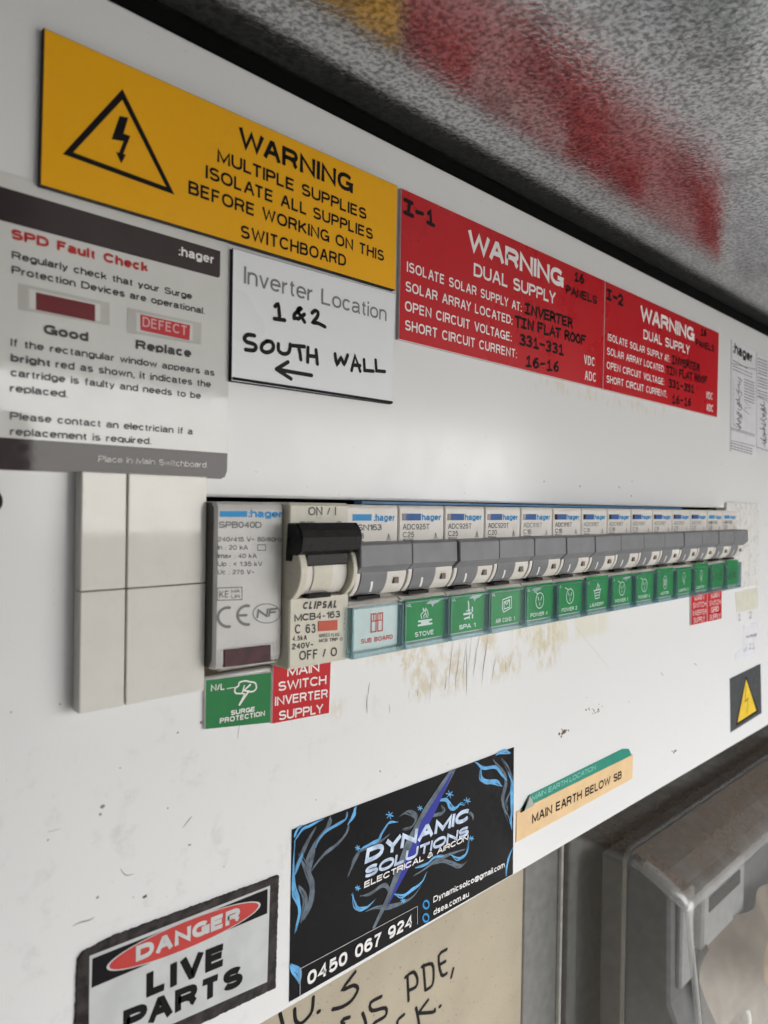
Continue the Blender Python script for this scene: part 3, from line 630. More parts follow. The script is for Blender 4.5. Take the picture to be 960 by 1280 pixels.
for m_, q in ((0, [(23, 354), (137, 378.5), (137, 407), (23, 387)]), (1, [(34, 358.5), (128, 379.5), (128, 404), (34, 386.5)]), (2, [(36.5, 361), (125.5, 380.5), (125.5, 401.5), (36.5, 385)]), (3, [(44.7, 365.3), (118.8, 381), (118.8, 401.9), (44.7, 387.2)]),
              (0, [(159, 384.5), (252, 404), (251, 431), (159, 416)]), (1, [(168.5, 388), (242.5, 404), (242.5, 428.5), (168.5, 416)]), (2, [(170.5, 390.5), (240.5, 405), (240.5, 426), (170.5, 414)]), (4, [(175, 392.8), (237.5, 406.6), (236.5, 425.6), (175.6, 412.8)])):
    b.poly(pls(q, Y), Y-.02*m_, m_)
fl = [mat('window_surround_print', (.5, .5, .46), .15), M['bandtext'], M['sheet'], M['maroon'], mat('bright_red_print', (.5, .02, .03), .15)]
b.build('window_pictures', fl, t)
b = B(); tx(b, 'DEFECT', (178, 408), (234, 419.5), 12.5, Y-.12, off=0); b.build('defect_lettering', mat('pink_print', (.7, .4, .4), .2), t)

# --- blank ivory filler plates, left
def filler(label, loc, tiles, th, base, m):
    t = thing('blanking_plate', label, 'cover plate', loc)
    b = B(); b.box(base[0], base[1], -.6, 4, base[2], base[3], .2); b.build('plate_base', m, t)
    for x0, x1, z0, z1 in tiles:
        b = B(); b.box(x0, x1, -th, -.55, z0, z1, .22, seg=2); b.build('plate_tile', m, t)
    return t
filler('blank ivory plate of two strips over the left end of the slot', (-38, 0, 38.5),
       [(-52.3, -43.75, 62.1, 84.4), (-52.3, -43.75, 39.2, 61.9), (-43.4, -26.4, 62.1, 84.4), (-43.4, -26.4, 39.2, 61.9)], 3.8, (-52.1, -26.6, 39.4, 84.2), M['ivory'])
filler('blank white plate closing the right end of the slot past the last breaker', (285, 0, 38.5),
       [(263.5, 281, 60.9, 83), (263.5, 281, 38.6, 60.7), (281.3, 296, 60.9, 83), (281.3, 296, 38.6, 60.7), (296.3, 310, 38.6, 83)], 1.3, (263.7, 309.8, 38.8, 82.8), mat('white_filler_plastic', (.72, .71, .69), .3, var=.02))

# ------------------------------------------------------------------ surge arrester
SY = -7.2
t = thing('surge_arrester', 'pale grey surge arrester module with dark red window, left end of the row', 'circuit breaker', (-19, 0, 43))
XL, XR = -26.15, -9.05
b = B(); b.xprism([(20, 79.2), (SY+1.2, 79.2), (SY+.3, 78.6), (SY, 77.6), (SY, 45.2), (SY+.5, 44.2), (SY+1.2, 43.9), (20, 43.9)], XL, XR, .5); b.build('module_body', M['spd'], t)
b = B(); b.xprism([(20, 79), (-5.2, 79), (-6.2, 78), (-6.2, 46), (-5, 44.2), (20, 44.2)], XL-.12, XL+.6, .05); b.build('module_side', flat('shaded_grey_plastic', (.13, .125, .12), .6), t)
b = B(); Y = SY-.05
b.poly(pls([(274.6, 638.8), (309, 638.8), (309, 646.2), (274.6, 646.2)], Y), Y); tx(b, ':hager', (310.5, 646.5), (353.4, 647), 9.5, Y, off=.02); b.build('logo', M['hblue'], t)
b = B()
k = dict(y=Y, off=0)
tx(b, 'SPB040D', (273.4, 659.9), (326.7, 659.9), 8, **k); tx(b, '240/415 V~ 50/60Hz', (272, 677), (352.7, 677), 5.8, **k); tx(b, 'In : 20 kA', (272, 687.2), (310, 687.2), 5.8, **k)
tx(b, 'Imax : 40 kA', (272, 697.7), (321, 697.7), 5.8, **k); tx(b, 'Up : < 1.35 kV', (272, 707.7), (328, 707.7), 5.8, **k); tx(b, 'Uc : 275 V~', (272, 718), (318, 717.8), 5.8, **k)
stroke(b, [(272, 735), (302.5, 734), (302.5, 749.5), (272, 750.5)], .2, Y, 0, False, True); stroke(b, [(322, 681), (332, 681), (332, 688), (322, 688)], .16, Y, 0, False, True)
tx(b, 'KE', (274, 747.5), (286, 747), 9, **k); tx(b, 'MA', (289, 741), (300, 740.6), 4, **k); tx(b, 'UR', (289, 748), (300, 747.6), 4, **k)
def arc(c, r, a0, a1, n=14): return [(c[0]+r[0]*math.cos(R_(a0+(a1-a0)*i/n)), c[1]-r[1]*math.sin(R_(a0+(a1-a0)*i/n))) for i in range(n+1)]
stroke(b, arc((285, 771.5), (12.5, 12), 80, 280), .62, Y, 0, False); stroke(b, arc((309, 769), (12, 11.8), 80, 280), .62, Y, 0, False); stroke(b, [(298, 769.4), (308, 769)], .55, Y, 0, False)
stroke(b, arc((333.3, 766.8), (17, 12), 0, 360, 28)[:-1], .2, Y, 0, False, True); tx(b, 'NF', (320.5, 772.5), (346, 770), 10.5, Y, off=.02, shear=.2)
b.build('lettering', mat('mid_grey_print', (.16, .16, .165), .5), t)
b = B(); b.prism(pls([(279.5, 812.3), (338, 805.8), (338, 826.9), (279.5, 834)], Y), Y-.25, SY+.2, .1); b.build('indicator_window', M['window'], t)
b = B(); stroke(b, [(275.5, 812), (342, 804.5), (342, 827), (275.5, 836)], .22, Y, 0, False, True); stroke(b, [(272.6, 813.5), (346, 802), (346, 827), (272.6, 838.5)], .14, Y, 0, False, True); b.build('window_outline', M['bandtext'], t)

# ------------------------------------------------------------------ main switch with black lever
CY = -9.2
t = thing('main_switch', 'cream main circuit breaker with black lever, between the arrester and the grey breakers', 'circuit breaker', (0, 0, 42))
XL, XR = -8.9, 8.5
b = B(); b.xprism([(20, 79.3), (-8.4, 79.3), (CY, 78.6), (CY, 67.5), (-6.5, 66.5), (-6.5, 58), (CY-.5, 57.6), (CY-.5, 42.6), (CY, 41.9), (20, 41.9)], XL, XR, .3); b.build('breaker_body', M['cream'], t)
for x0, x1 in ((XL+.1, XL+2.1), (XR-2.0, XR-.6)):
    b = B(); b.xprism([(-5.5+8.0*math.cos(R_(a))*1., 64+7.6*math.sin(R_(a))) for a in range(118, 246, 8)]+[(-5, 57), (-5, 71)], x0, x1, .2, 0); b.build('side_cheek', M['cream'], t)
def barrel(x0, x1, r, m, name, par, cy=-5.2, cz=63.6, a0=110, a1=240, rz=None):
    b = B(); rz = rz or r
    b.xprism([(cy+r*math.cos(R_(a)), cz+rz*math.sin(R_(a))) for a in range(a0, a1, 6)]+[(cy+2, cz-5), (cy+2, cz+5)], x0, x1, .12, 0); return b.build(name, m, par)
barrel(XL+2.2, XR-2.3, 6.4, M['shell'], 'drum', t)
barrel(XL+5.0, XL+10.6, 6.75, M['cream'], 'drum_insert', t, a1=222)
b = B(); b.box(XL+4.4, XL+10.9, -10.9, -8, 57.6, 58.6, .1); b.build('drum_slot', M['dark'], t)
b = B()
b.xprism([(-8.6, 74.6), (-12.2, 74.8), (-13.7, 73.2), (-14.2, 71.6), (-13.8, 68.6), (-12.2, 67.6), (-10.6, 67.6), (-10.2, 66.2), (-8, 66.2)], XL-.3, XR+.2, .35); b.build('lever', M['blackplastic'], t)
b = B(); b.box(XL+2.5, XR-2.6, -12.3, -8, 65.1, 67.9, .3); b.build('lever_stem', M['blackplastic'], t)
b = B(); b.box(XL+.5, XL+1.7, -12.9, -11.5, 63.4, 64.7, .2); b.build('pivot_stud', M['shell'], t)
b = B(); Y = CY-.05
tx(b, 'ON / I', (385.4, 644.3), (420, 644), 10.8, Y, off=.006)
tx(b, 'NON AUTO', (375, 655), (393, 655), 3.5, Y); tx(b, 'O', (421, 655.5), (426, 655.5), 4, Y)
Y = CY-.55
tx(b, 'CLIPSAL', (377.6, 762), (421.2, 759.7), 9.8, Y, off=.045, shear=.25); tx(b, 'MCB4-163', (368, 776.9), (425, 771.6), 8.8, Y, off=.008)
tx(b, 'C 63', (368.4, 792.4), (394.6, 791.2), 12, Y, off=.008); tx(b, '4.5kA', (365.3, 801.6), (383.7, 799.9), 6.5, Y, off=.025); tx(b, '240V~', (364.8, 812.2), (392, 809), 7.5, Y, off=.015)
tx(b, 'GREEN FLAG', (398.7, 796.8), (424, 795.2), 4.3, Y); tx(b, 'MCB TRIP O', (398.7, 803), (428, 800.6), 4.3, Y, off=.01)
tx(b, 'OFF / O', (373.8, 825.7), (421.2, 820), 12, Y, off=.008)
for yy in (768, 774, 780, 787): tx(b, ':', (430, yy), (431.2, yy), 4, Y, off=.04)
b.build('lettering', M['darktext'], t)
b = B(); b.prism(pls([(397.5, 776.7), (421.7, 774.8), (421.7, 787.4), (397.5, 789.3)], Y), Y-.15, CY, .08); b.build('trip_flag', M['flag'], t)

# ------------------------------------------------------------------ thirteen... row of grey-toggle breakers
PITCH, X0 = 17.7, 7.9
BY = -9.0
def body_mesh():
    b = B()
    b.xprism([(20, 79), (-8.3, 79), (-8.8, 78.7), (BY, 78.1), (BY, 69), (-5, 68.5), (-5, 57), (-7.5, 55.9), (-9.3, 55.5), (-10.15, 54.9), (-9.9, 54.7), (-9.5, 54.6), (-9.4, 42.9), (20, 42.9)], .12, 17.45, .3)
    return b
def arcprof(r, cy=-5.4, cz=62.5, a0=105, a1=236): return [(cy+r*math.cos(R_(a)), cz+r*math.sin(R_(a))) for a in range(a0, a1, 6)]+[(cy+2, cz-5), (cy+2, cz+4)]
def icon(b, kind, cx, cz, s, y, m=0):
    w = .28
    def R(pts, closed=False, sm=False, ww=None):
        P = [(cx+a*s, cz+c*s) for a, c in pts]; P = smooth(P, 3) if sm else P; b.ribbon(P, ww or w, y-lay(), m, closed)
    if kind == 'stove':
        R([(-.95, -.35), (.95, -.35)], ww=.5); R([(-1, -.75), (1, -.75)], ww=.5); R([(-.55, -.55), (.55, -.55)], ww=.5)
        R([(-.5, -.1), (-.65, .3), (-.3, .55), (-.35, .95), (0, .5), (.05, .9), (.4, .35), (.35, -.05)], False, True); R([(-.15, -.1), (-.2, .2), (.1, .35), (.15, -.05)], False, True)
    elif kind == 'spa':
        R([(0, 1), (.1, .5), (.05, 0)], ww=.5); R([(-.7, -.3), (.5, -.3)], ww=.6); R([(-.3, 0), (.35, .1)]); R([(-.6, -.8), (.2, -.7)], ww=.5); R([(.25, -.9), (.25, 0)]); R([(.7, .3), (.7, -.1)], ww=.6); R([(.75, -.5), (.75, -.8)], ww=.6)
    elif kind == 'air':
        R([(-.85, .7), (.8, .95), (.85, -.35), (-.6, -.75), (-.9, -.3)], True); R([(-.6, .4), (.45, .6), (.5, -.25), (-.55, -.4)], True); R([(-.5, .45), (-.1, .1), (.45, .6)])
    elif kind == 'power':
        R(ell(0, 0, .85, .95, 18), True); R([(-.4, .45), (-.2, .05)]); R([(.4, .45), (.2, .05)]); R([(0, -.2), (0, -.6)]); R([(-1.2, 1.15), (-.8, 1.0), (-.5, .8)])
    elif kind == 'basket':
        R([(-.9, .25), (.9, .35)], ww=.4); R([(-.75, .2), (-.5, -.85), (.5, -.8), (.75, .25)]); R([(-.6, -.1), (.65, -.05)]); R([(-.55, -.45), (.58, -.4)]); R([(-.3, .35), (0, .8), (.1, 1.2)], ww=.35); R([(.2, .35), (.5, .8), (.2, 1.)], ww=.35)
    elif kind == 'motor':
        R(ell(0, 0, .6, 1., 18), True); R([(-.3, .5), (-.25, -.4), (.25, -.4), (.3, .5)]); R([(0, .4), (0, -.3)], ww=.5)
    elif kind == 'light':
        R([(-.5, .7), (-.3, .1), (-.1, -.4)], False, True); R([(.5, .7), (.3, .1), (.1, -.4)], False, True); R([(0, .1), (-.2, -.3), (.2, -.4), (0, -.8)]); R([(-.3, .95), (0, 1.15), (.3, .95)])
    elif kind == 'board':
        for sx in (-.5, .5): R([(sx-.36, -1), (sx+.36, -1), (sx+.36, 1), (sx-.36, 1)], True, ww=.35); R([(sx, .35), (sx, .9)], ww=.35)
        R([(-.86, .2), (.86, .2)], ww=.3)
proto = {}
bodyd = body_mesh().build('breaker_body', M['shell'], None, local=True)
b = B(); b.xprism(arcprof(7.0), .35, 1.8, .12); b.xprism(arcprof(7.0), 10.6, 17.3, .12); nosed = b.build('curved_shoulder', M['shell'], None, local=True)
b = B(); b.xprism(arcprof(7.15, a1=230), 1.9, 10.4, .1); rootd = b.build('toggle_root', M['toggle'], None, local=True)
b = B(); b.box(2.2, 9.8, -10.9, -8.5, 56.1, 56.9, .05); slotd = b.build('root_slot', M['dark'], None, local=True)
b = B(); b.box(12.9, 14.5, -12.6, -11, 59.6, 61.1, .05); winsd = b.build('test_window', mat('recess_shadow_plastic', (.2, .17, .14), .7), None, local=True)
b = B(); b.xprism([(-8.6, 69.95), (-13.6, 69.95), (-14.2, 69.4), (-14.4, 64.4), (-11.2, 61.5), (-9.5, 61.6), (-8.4, 66)], .12, 17.52, .25); togd = b.build('toggle', M['toggle'], None, local=True)
b = B(); b.ribbon([(5.7, 61.2), (5.9, 59.7), (6.1, 58.6)], .7, -12.55); markd = None
b = B()
_p = []
for a in range(196, 224, 4): _p.append((-5.4+7.22*math.cos(R_(a)), 62.5+7.22*math.sin(R_(a))))
b.add([(5.2+i*.12, y, z) for i, (y, z) in enumerate(_p)]+[(5.95+i*.12, y, z) for i, (y, z) in enumerate(_p)], [[i, i+1, i+1+len(_p), i+len(_p)] for i in range(len(_p)-1)], 0, True)
markd = b.build('on_mark', M['whiteprint'], None, local=True)
# clear label cover: front sheet plus thicker edge ribs
b = B(); b.box(.7, 16.9, -11.5, -11.25, 43.4, 54.0, .05); cov = b.build('label_cover', M['clear'], None, local=True)
b = B()
b.box(.15, .75, -11.7, -9.5, 42.2, 54.4, .12); b.box(16.85, 17.45, -11.7, -9.5, 42.2, 54.4, .12); b.box(.8, 16.8, -11.8, -9.5, 42.2, 43.4, .15); b.box(.8, 16.8, -11.62, -11.3, 53.95, 54.4, .08)
rimd = b.build('cover_edge', M['teal'], None, local=True)
b = B(); b.box(2.9, 16.6, -.05, 0, 0, 2.1, 0); hb = None
def logo_mesh(light):
    b = B(); y = BY-.05
    if light:
        b.poly(rect(1.9, 75.1, 8.2, 76.7), y, 0); tmm(b, ':hager', 8.9, 75.0, 7.4, 1.75, y, 0, .02)
        return b.build('logo', [M['hblue']], None, local=True)
    b.poly(rect(1.1, 75.1, 2.6, 76.9), y, 1); b.poly(rect(2.6, 75.1, 8.2, 76.9), y, 2); tmm(b, 'hager', 8.6, 75.1, 7.6, 1.7, y, 0, .02)
    return b.build('logo', [M['hblue'], M['band'], M['dblue']], None, local=True)
logoL, logoD = logo_mesh(True), logo_mesh(False)
protos = [bodyd, nosed, rootd, slotd, winsd, togd, markd, cov, rimd, logoL, logoD]
faint = mat('worn_grey_print', (.30, .29, .28), .5); soft = mat('grey_marking_print', (.14, .135, .13), .5)
dgreen = mat('dark_green_scribble', (.01, .05, .02), .5)
rows = [  # model, rating, label, icon, description
 ('MSN163', 'C63', 'SUB BOARD', 'board', 'grey toggle breaker with white SUB BOARD card next to the black lever'),
 ('ADC925T', 'C25', 'STOVE', 'stove', 'grey toggle breaker with green STOVE card'),
 ('ADC925T', 'C25', 'SPA 1', 'spa', 'grey toggle breaker with green SPA 1 card'),
 ('ADC920T', 'C20', 'AIR COND. 1', 'air', 'grey toggle breaker with green AIR COND. 1 card'),
 ('ADC916T', 'C16', 'POWER 4', 'power', 'grey toggle breaker with green POWER 4 card between air conditioner and POWER 2'),
 ('ADC916T', 'C16', 'POWER 2', 'power', 'grey toggle breaker with green POWER 2 card left of the laundry breaker'),
 ('ADC916T', 'C16', 'LAUNDRY', 'basket', 'grey toggle breaker with green basket LAUNDRY card'),
 ('ADC916T', 'C16', 'POWER 1', 'power', 'grey toggle breaker with green socket card right of the laundry breaker'),
 ('ADC916T', 'C16', 'POWER 3', 'power', 'grey toggle breaker with green socket card second right of the laundry breaker'),
 ('ADC916T', 'C16', 'MOTOR', 'motor', 'grey toggle breaker with raised green card showing a white oval icon'),
 ('ADC910T', 'C10', 'LIGHTS 2', 'light', 'grey toggle breaker with first of two green lamp icon cards'),
 ('ADC910T', 'C10', 'LIGHTS 1', 'light', 'grey toggle breaker with raised green lamp icon card over the small red labels'),
 ('MBN132', 'C32', 'old', None, 'grey toggle breaker with scribbled green card, second from the right end'),
 ('MBN132', 'C32', 'solar', None, 'grey toggle breaker with scribbled green card at the right end of the row')]
rnd = random.Random(3)
NB = len(rows)
for j, (model, rate, lab, ic, desc) in enumerate(rows):
    x = X0+PITCH*j
    t = thing('circuit_breaker', desc, 'circuit breaker', (x, 0, 0), 'row of grey toggle circuit breakers')
    use = [bodyd, nosed, rootd, slotd, winsd, togd, markd, cov, rimd, logoL if j in (0, 12, 13) else logoD]
    made = {}
    for o in use:
        c = o.copy(); C.objects.link(c); c.parent = made.get({'on_mark': 'toggle_root', 'test_window': 'curved_shoulder', 'cover_edge': 'label_cover'}.get(o.name.split('.')[0]), t); made[o.name.split('.')[0]] = c; c.location = (0, 0, 0)
        if o is togd: c.location = (0, rnd.uniform(-.00006, .00006), rnd.uniform(-.00006, .00006)); c.rotation_euler = (R_(rnd.uniform(-.25, .25)), 0, 0)
    b = B(); y = BY-.05
    tmm(b, model, 1.4, 72.7, 10.2, 1.5, y, 0); tmm(b, rate, 1.5, 70.7, 4.2, 1.45, y, 0)
    tmm(b, '6000', 1.6, 69.9, 3.8, .5, y, 0, .02)
    b.ribbon([(13.5, 70.2), (14.1, 71.8), (14.7, 70.2)], .2, y-.01, 0); b.ribbon([(14.1, 71.8), (14.1, 70.2)], .14, y-.02, 0)
    b.build('body_lettering', faint if j in (4, 6, 7, 8, 9, 10, 11) else soft, t, local=True)
    # the card
    up = {0: 0, 6: 1.3, 9: 1.4, 11: 1.8, 13: 1.7, 1: .5, 2: .3, 3: .5}.get(j, .6)
    tl = rnd.uniform(-.15, .15)
    b = B()
    b.prism([(1.3, 43.9), (16.4, 43.9), (16.5, 54.3+up*.7+tl), (1.2, 54.3+up*.7-tl)], -10.4, -10.2, .04)
    cdm = M['card'] if j == 0 else M['green']
    card = b.build('label_card', cdm, t, local=True)
    if j and ic:
        b = B(); y = -10.45
        icon(b, ic, 9 if ic != 'air' else 9.5, 49.6, 2.6, y); w = min(9.5, 1.15*len(lab)+1.5)
        tmm(b, lab, 8.8-w/2, 44.7, w, 1.25, y, 0, .01)
        tmm(b, 'N/L', 1.7, 52.8, 2., .8, y, 0)
        b.build('card_print', M['whiteprint'], card, local=True)
    elif j == 0:
        b = B(); y = -10.45; icon(b, 'board', 9.2, 50, 2.2, y); tmm(b, lab, 4.0, 45.3, 10.8, 1.15, y, 0, .02); b.build('card_print', M['pinktext'], card, local=True)
    else:
        b = B(); hand_core(b, lab, (3, 47), (12, .3), (0, 4), -10.45, .6, 0, .12); b.build('card_scribble', dgreen, card, local=True)
    # glare on crumpled clear tape, painted as whitish haze on some cards
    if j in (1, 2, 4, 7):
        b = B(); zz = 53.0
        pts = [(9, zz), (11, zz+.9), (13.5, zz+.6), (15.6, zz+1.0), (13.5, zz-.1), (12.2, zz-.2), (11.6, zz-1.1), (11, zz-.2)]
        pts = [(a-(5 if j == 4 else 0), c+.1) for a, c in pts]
        b.prism(pts, -10.7, -10.5, .05); b.build('crumpled_tape_glare', M['tape_glare'], t, local=True)
for o in protos: bpy.data.objects.remove(o)
# blue strip seen behind the tops
b = B(); b.box(17, 205, -4.2, -1.2, 79.15, 79.95, .1); o = b.build('busbar_strip', M['bluestrip']); tag(o, 'thin blue strip lying along the top of the breakers under the slot edge', 'strip')

# ------------------------------------------------------------------ small labels under the row
def small(name, label, q, th, face, side, grp=None, yb=0.0):
    X, Z = pl(*q[3]); t = thing(name, label, 'label', (X, 0, Z), grp); slab(t, 'backing_plate', q, th, face, side, .08, yb); return t
t = small('surge_label', 'green SURGE PROTECTION label with storm cloud under the arrester', [(257, 850), (339.5, 840), (338.3, 903.5), (256.5, 912)], .8, M['gsign'], M['whiteprint'])
b = B(); Y = -.85
tx(b, 'N/L', (263.7, 864), (281, 862), 8, Y); tx(b, 'SURGE', (288.5, 894.2), (318.7, 889), 6, Y, off=.02); tx(b, 'PROTECTION', (274.8, 904.4), (331, 894.5), 6.5, Y, off=.015)
zz = lambda L: [(a/4.127+240, c/4.127+610) for a, c in L]
stroke(b, zz([(255, 1060), (225, 1058), (222, 1035), (240, 1020), (245, 1003), (275, 995), (300, 1000), (325, 1005), (332, 1030), (318, 1048), (290, 1052)]), .35, Y)
stroke(b, zz([(300, 1015), (268, 1045), (292, 1048), (245, 1118)]), .45, Y, 0, False); stroke(b, zz([(270, 1020), (258, 1060), (272, 1062), (245, 1115)]), .3, Y, 0, False); stroke(b, zz([(180, 1035), (222, 1028)]), .15, Y, 0, False)
b.build('print', M['whiteprint'], t)
t = small('main_switch_label', 'red MAIN SWITCH INVERTER SUPPLY label under the black lever breaker', [(341.5, 830), (414, 822), (411.5, 891.5), (340, 905)], .8, M['red'], M['redcore'])
b = B()
tx(b, 'MAIN', (359, 845.5), (399, 839.5), 11.5, Y); tx(b, 'SWITCH', (347.8, 864), (407.7, 855), 11.5, Y); tx(b, 'INVERTER', (343.5, 882.5), (409.6, 872), 11.5, Y); tx(b, 'SUPPLY', (348.3, 900.5), (404, 891), 11.5, Y)
b.build('lettering', M['whiteprint'], t)
t = small('main_switch_label', 'tiny red MAIN SWITCH INVERTER SUPPLY label, left of the far pair', [(864, 738), (884, 735), (883.5, 777.3), (864, 781.7)], .8, M['red'], M['redcore'], 'pair of small red labels at right')
b = B()
for s_, y0, x0, x1 in (('MAIN', 751.5, 868, 880), ('SWITCH', 760.5, 866, 882.5), ('INVERTER', 770, 866, 883), ('SUPPLY', 779, 867, 881)): tx(b, s_, (x0, y0), (x1, y0-2.6), 6.6, Y, wt=.12)
b.build('lettering', M['whiteprint'], t)
t = small('main_switch_label', 'tiny red MAIN SWITCH GRID SUPPLY label, right of the far pair', [(884.6, 735), (902.3, 732), (901.9, 773.4), (884.6, 777.3)], .8, M['red'], M['redcore'], 'pair of small red labels at right')
b = B()
for s_, y0, x0, x1 in (('MAIN', 748.5, 888.5, 899), ('SWITCH', 757.5, 886.5, 901), ('GRID', 766, 888.5, 898.5), ('SUPPLY', 775, 887, 900.5)): tx(b, s_, (x0, y0), (x1, y0-2.3), 6.4, Y, wt=.12)
b.build('lettering', M['whiteprint'], t)

# ------------------------------------------------------------------ electrician's card
t = thing('contractor_sticker', 'black electrical contractor sticker with blue flames and lightning at the bottom edge', 'sticker', (40, 0, -42))
slab(t, 'sticker_face', [(365.2, 1037.3), (642.5, 934), (641.3, 1092.7), (361.7, 1252.7)], .2, M['cardblack'], M['cardblack'], .03)
Y = -.24
za = lambda L: [(a/3+340, c/3+920) for a, c in L]          # 3x crop
zl = lambda L: [(a/6+340, c/6+920) for a, c in L]          # 6x crop left
zr = lambda L: [(a/6+500, c/6+920) for a, c in L]          # 6x crop right
fb = B(); gb = B()
def streak(bb, L, w, y, k=3):   # smoke drawn as a few fine tapering threads
    P = smooth(pls(L, Y), 5)
    for q in range(k):
        f = (q-(k-1)/2)*w*.42; a0 = random.uniform(0, 6)
        R2 = []
        for i, (x, z) in enumerate(P):
            g = f*math.sin(math.pi*(i+1)/(len(P)+1)*random.choice((1., 1., 1.)))+.25*w*math.sin(i*.55+a0)
            R2.append((x+g*.8, z+g*.5))
        bb.ribbon(R2, w*(.75 if q == k//2 else .38), y-lay()*.5-q*.002, 0, False, True)
for L, w in ((zl([(170, 790), (205, 730), (240, 690), (300, 665), (385, 625)]), 1.0), (zl([(160, 1060), (200, 960), (225, 880)]), 1.1), (zl([(560, 570), (555, 620), (480, 670), (400, 720), (350, 780), (325, 840)]), 1.0), (zl([(625, 530), (610, 600), (570, 660)]), 1.4),
             (za([(85, 1080/3+30), (82, 560), (95, 620), (105, 660), (85, 740)]), 1.2), (za([(85, 380), (95, 350), (115, 335)]), .8),
             (zr([(560, 200), (590, 215), (640, 240), (720, 240), (770, 290), (800, 340)]), 1.1), (zr([(600, 250), (610, 310), (660, 345), (730, 350), (770, 375)]), 1.6), (zr([(720, 140), (780, 115), (830, 130)]), 1.4), (zr([(810, 270), (840, 340), (835, 420), (840, 560), (830, 640), (840, 700)]), 1.3),
             (zr([(850, 830), (820, 900), (800, 980), (800, 1050)]), 1.1),
             (zl([(950, 640), (880, 650), (830, 720), (800, 780), (740, 810), (690, 830), (660, 860)]), 1.2), (zr([(250, 520), (300, 480), (345, 480), (375, 530), (420, 540), (450, 510), (490, 515)]), 1.2),
             (zr([(110, 990), (200, 960), (260, 910), (330, 900)]), 1.0), (zr([(370, 880), (430, 920), (480, 900), (505, 860), (515, 780)]), 1.1),
             (za([(300, 590), (310, 630), (330, 650), (360, 640), (390, 610)]), 1.), (za([(455, 590), (490, 600), (520, 580), (560, 550), (580, 510)]), 1.2), (za([(70, 855), (95, 880), (100, 930)]), 1.8)):
    streak(fb, L, w, Y)
for L, w in ((zl([(440, 600), (420, 680), (330, 800), (290, 900), (280, 1000), (300, 1080)]), 1.6), (zl([(330, 680), (250, 820), (200, 950), (170, 1040)]), 1.3), (zl([(580, 640), (560, 720), (500, 800), (400, 880), (330, 960), (300, 1010)]), 1.1),
             (za([(130, 500), (150, 560), (140, 640), (120, 690)]), 1.3), (za([(100, 440), (140, 520), (150, 580), (130, 650)]), 1.0), (za([(100, 560), (125, 620), (110, 700)]), 1.),
             (zr([(700, 170), (740, 240), (790, 310), (790, 380), (770, 470), (790, 560), (820, 640)]), 1.3), (zr([(760, 170), (820, 260), (840, 380), (800, 480), (810, 560)]), 1.0),
             (zl([(660, 860), (640, 900), (600, 980), (570, 1060)]), .8), (zr([(0, 600), (60, 570), (120, 610), (90, 680), (20, 700)]), .9), (zr([(180, 640), (250, 600), (330, 570), (310, 520)]), .8), (zr([(240, 960), (320, 940), (400, 960), (460, 975), (500, 940)]), .9),
             (zr([(100, 1050), (180, 1000), (280, 930), (420, 870), (490, 850)]), .9), (za([(330, 600), (370, 590), (420, 560), (440, 590), (410, 660)]), .9), (za([(350, 660), (400, 640), (450, 640), (520, 610), (560, 560)]), .9), (za([(300, 500), (320, 440), (400, 400), (440, 370)]), .9),
             (zr([(515, 570), (540, 590), (550, 630)]), .6)):
    streak(gb, L, w*1.1, Y+.02, 4)
gb.build('smoke_print', M['flamegrey'], t); 
# snowflakes
for cx, cy, r in ((487, 1019, 4.5), (562, 993, 4.5), (584, 1001, 4), (525, 1010, 3), (447, 1110, 3), (589, 1048, 3), (504, 1126, 3), (447, 1060, 3)):
    for a in range(3):
        dx, dy = r*math.cos(R_(60*a+15)), r*math.sin(R_(60*a+15)); fb.ribbon(pls([(cx-dx, cy-dy), (cx+dx, cy+dy)], Y), .3, Y-lay(), 0)
fb.build('flame_print', M['flame'], t)
b = B(); b.poly(pls(za([(664, 132), (690, 124), (600, 300), (540, 430), (470, 560), (385, 722), (375, 722), (430, 600), (500, 400), (570, 270)]), Y-.09), Y-.09); b.build('lightning_glow', M['flamegrey'], t)
b = B(); b.poly(pls(za([(672, 140), (676, 142), (610, 290), (560, 390), (510, 500), (425, 656), (470, 545), (520, 420), (560, 320), (610, 240)]), Y-.11), Y-.11); b.build('lightning_blade', M['deepblue'], t)
b = B(); Y2 = Y-.13
tx(b, 'DYNAMIC', (456, 1079.5), (586, 1025), 17.5, Y2, off=.038, shear=.2); tx(b, 'SOLUTIONS', (455, 1098.5), (585, 1044), 13.5, Y2, off=.026, shear=.2)
b.build('title_lettering', M['paleblue'], t)
b = B()
tx(b, 'ELECTRICAL & AIRCON', (455, 1110.2), (585, 1049.8), 7.5, Y2, off=.012, shear=.1, sp=1.25)
tx(b, '0450 067 924', (384, 1232.5), (515.7, 1157.5), 17, Y2, off=.018); tx(b, 'Dynamicsolco@gmail.com', (541.7, 1128.3), (630.7, 1083.8), 7.5, Y2, off=.006); tx(b, 'dsea.com.au', (541.7, 1144.3), (586, 1120.5), 7.5, Y2, off=.006)
b.build('lettering', M['whiteprint'], t)
b = B(); stroke(b, [(375, 1245), (375, 1211), (521.7, 1132.7), (521.7, 1155)], .18, Y2, 0, False)
b.build('number_frame', M['bandtext'], t)
b = B()
for cx, cy in ((532.7, 1130.7), (532.3, 1147.3)): b.ribbon(pls(arc((cx, cy), (3.6, 4.8), 0, 360, 16)[:-1], Y2), .55, Y2, 0, True)
b.build('contact_icons', M['hblue'], t)

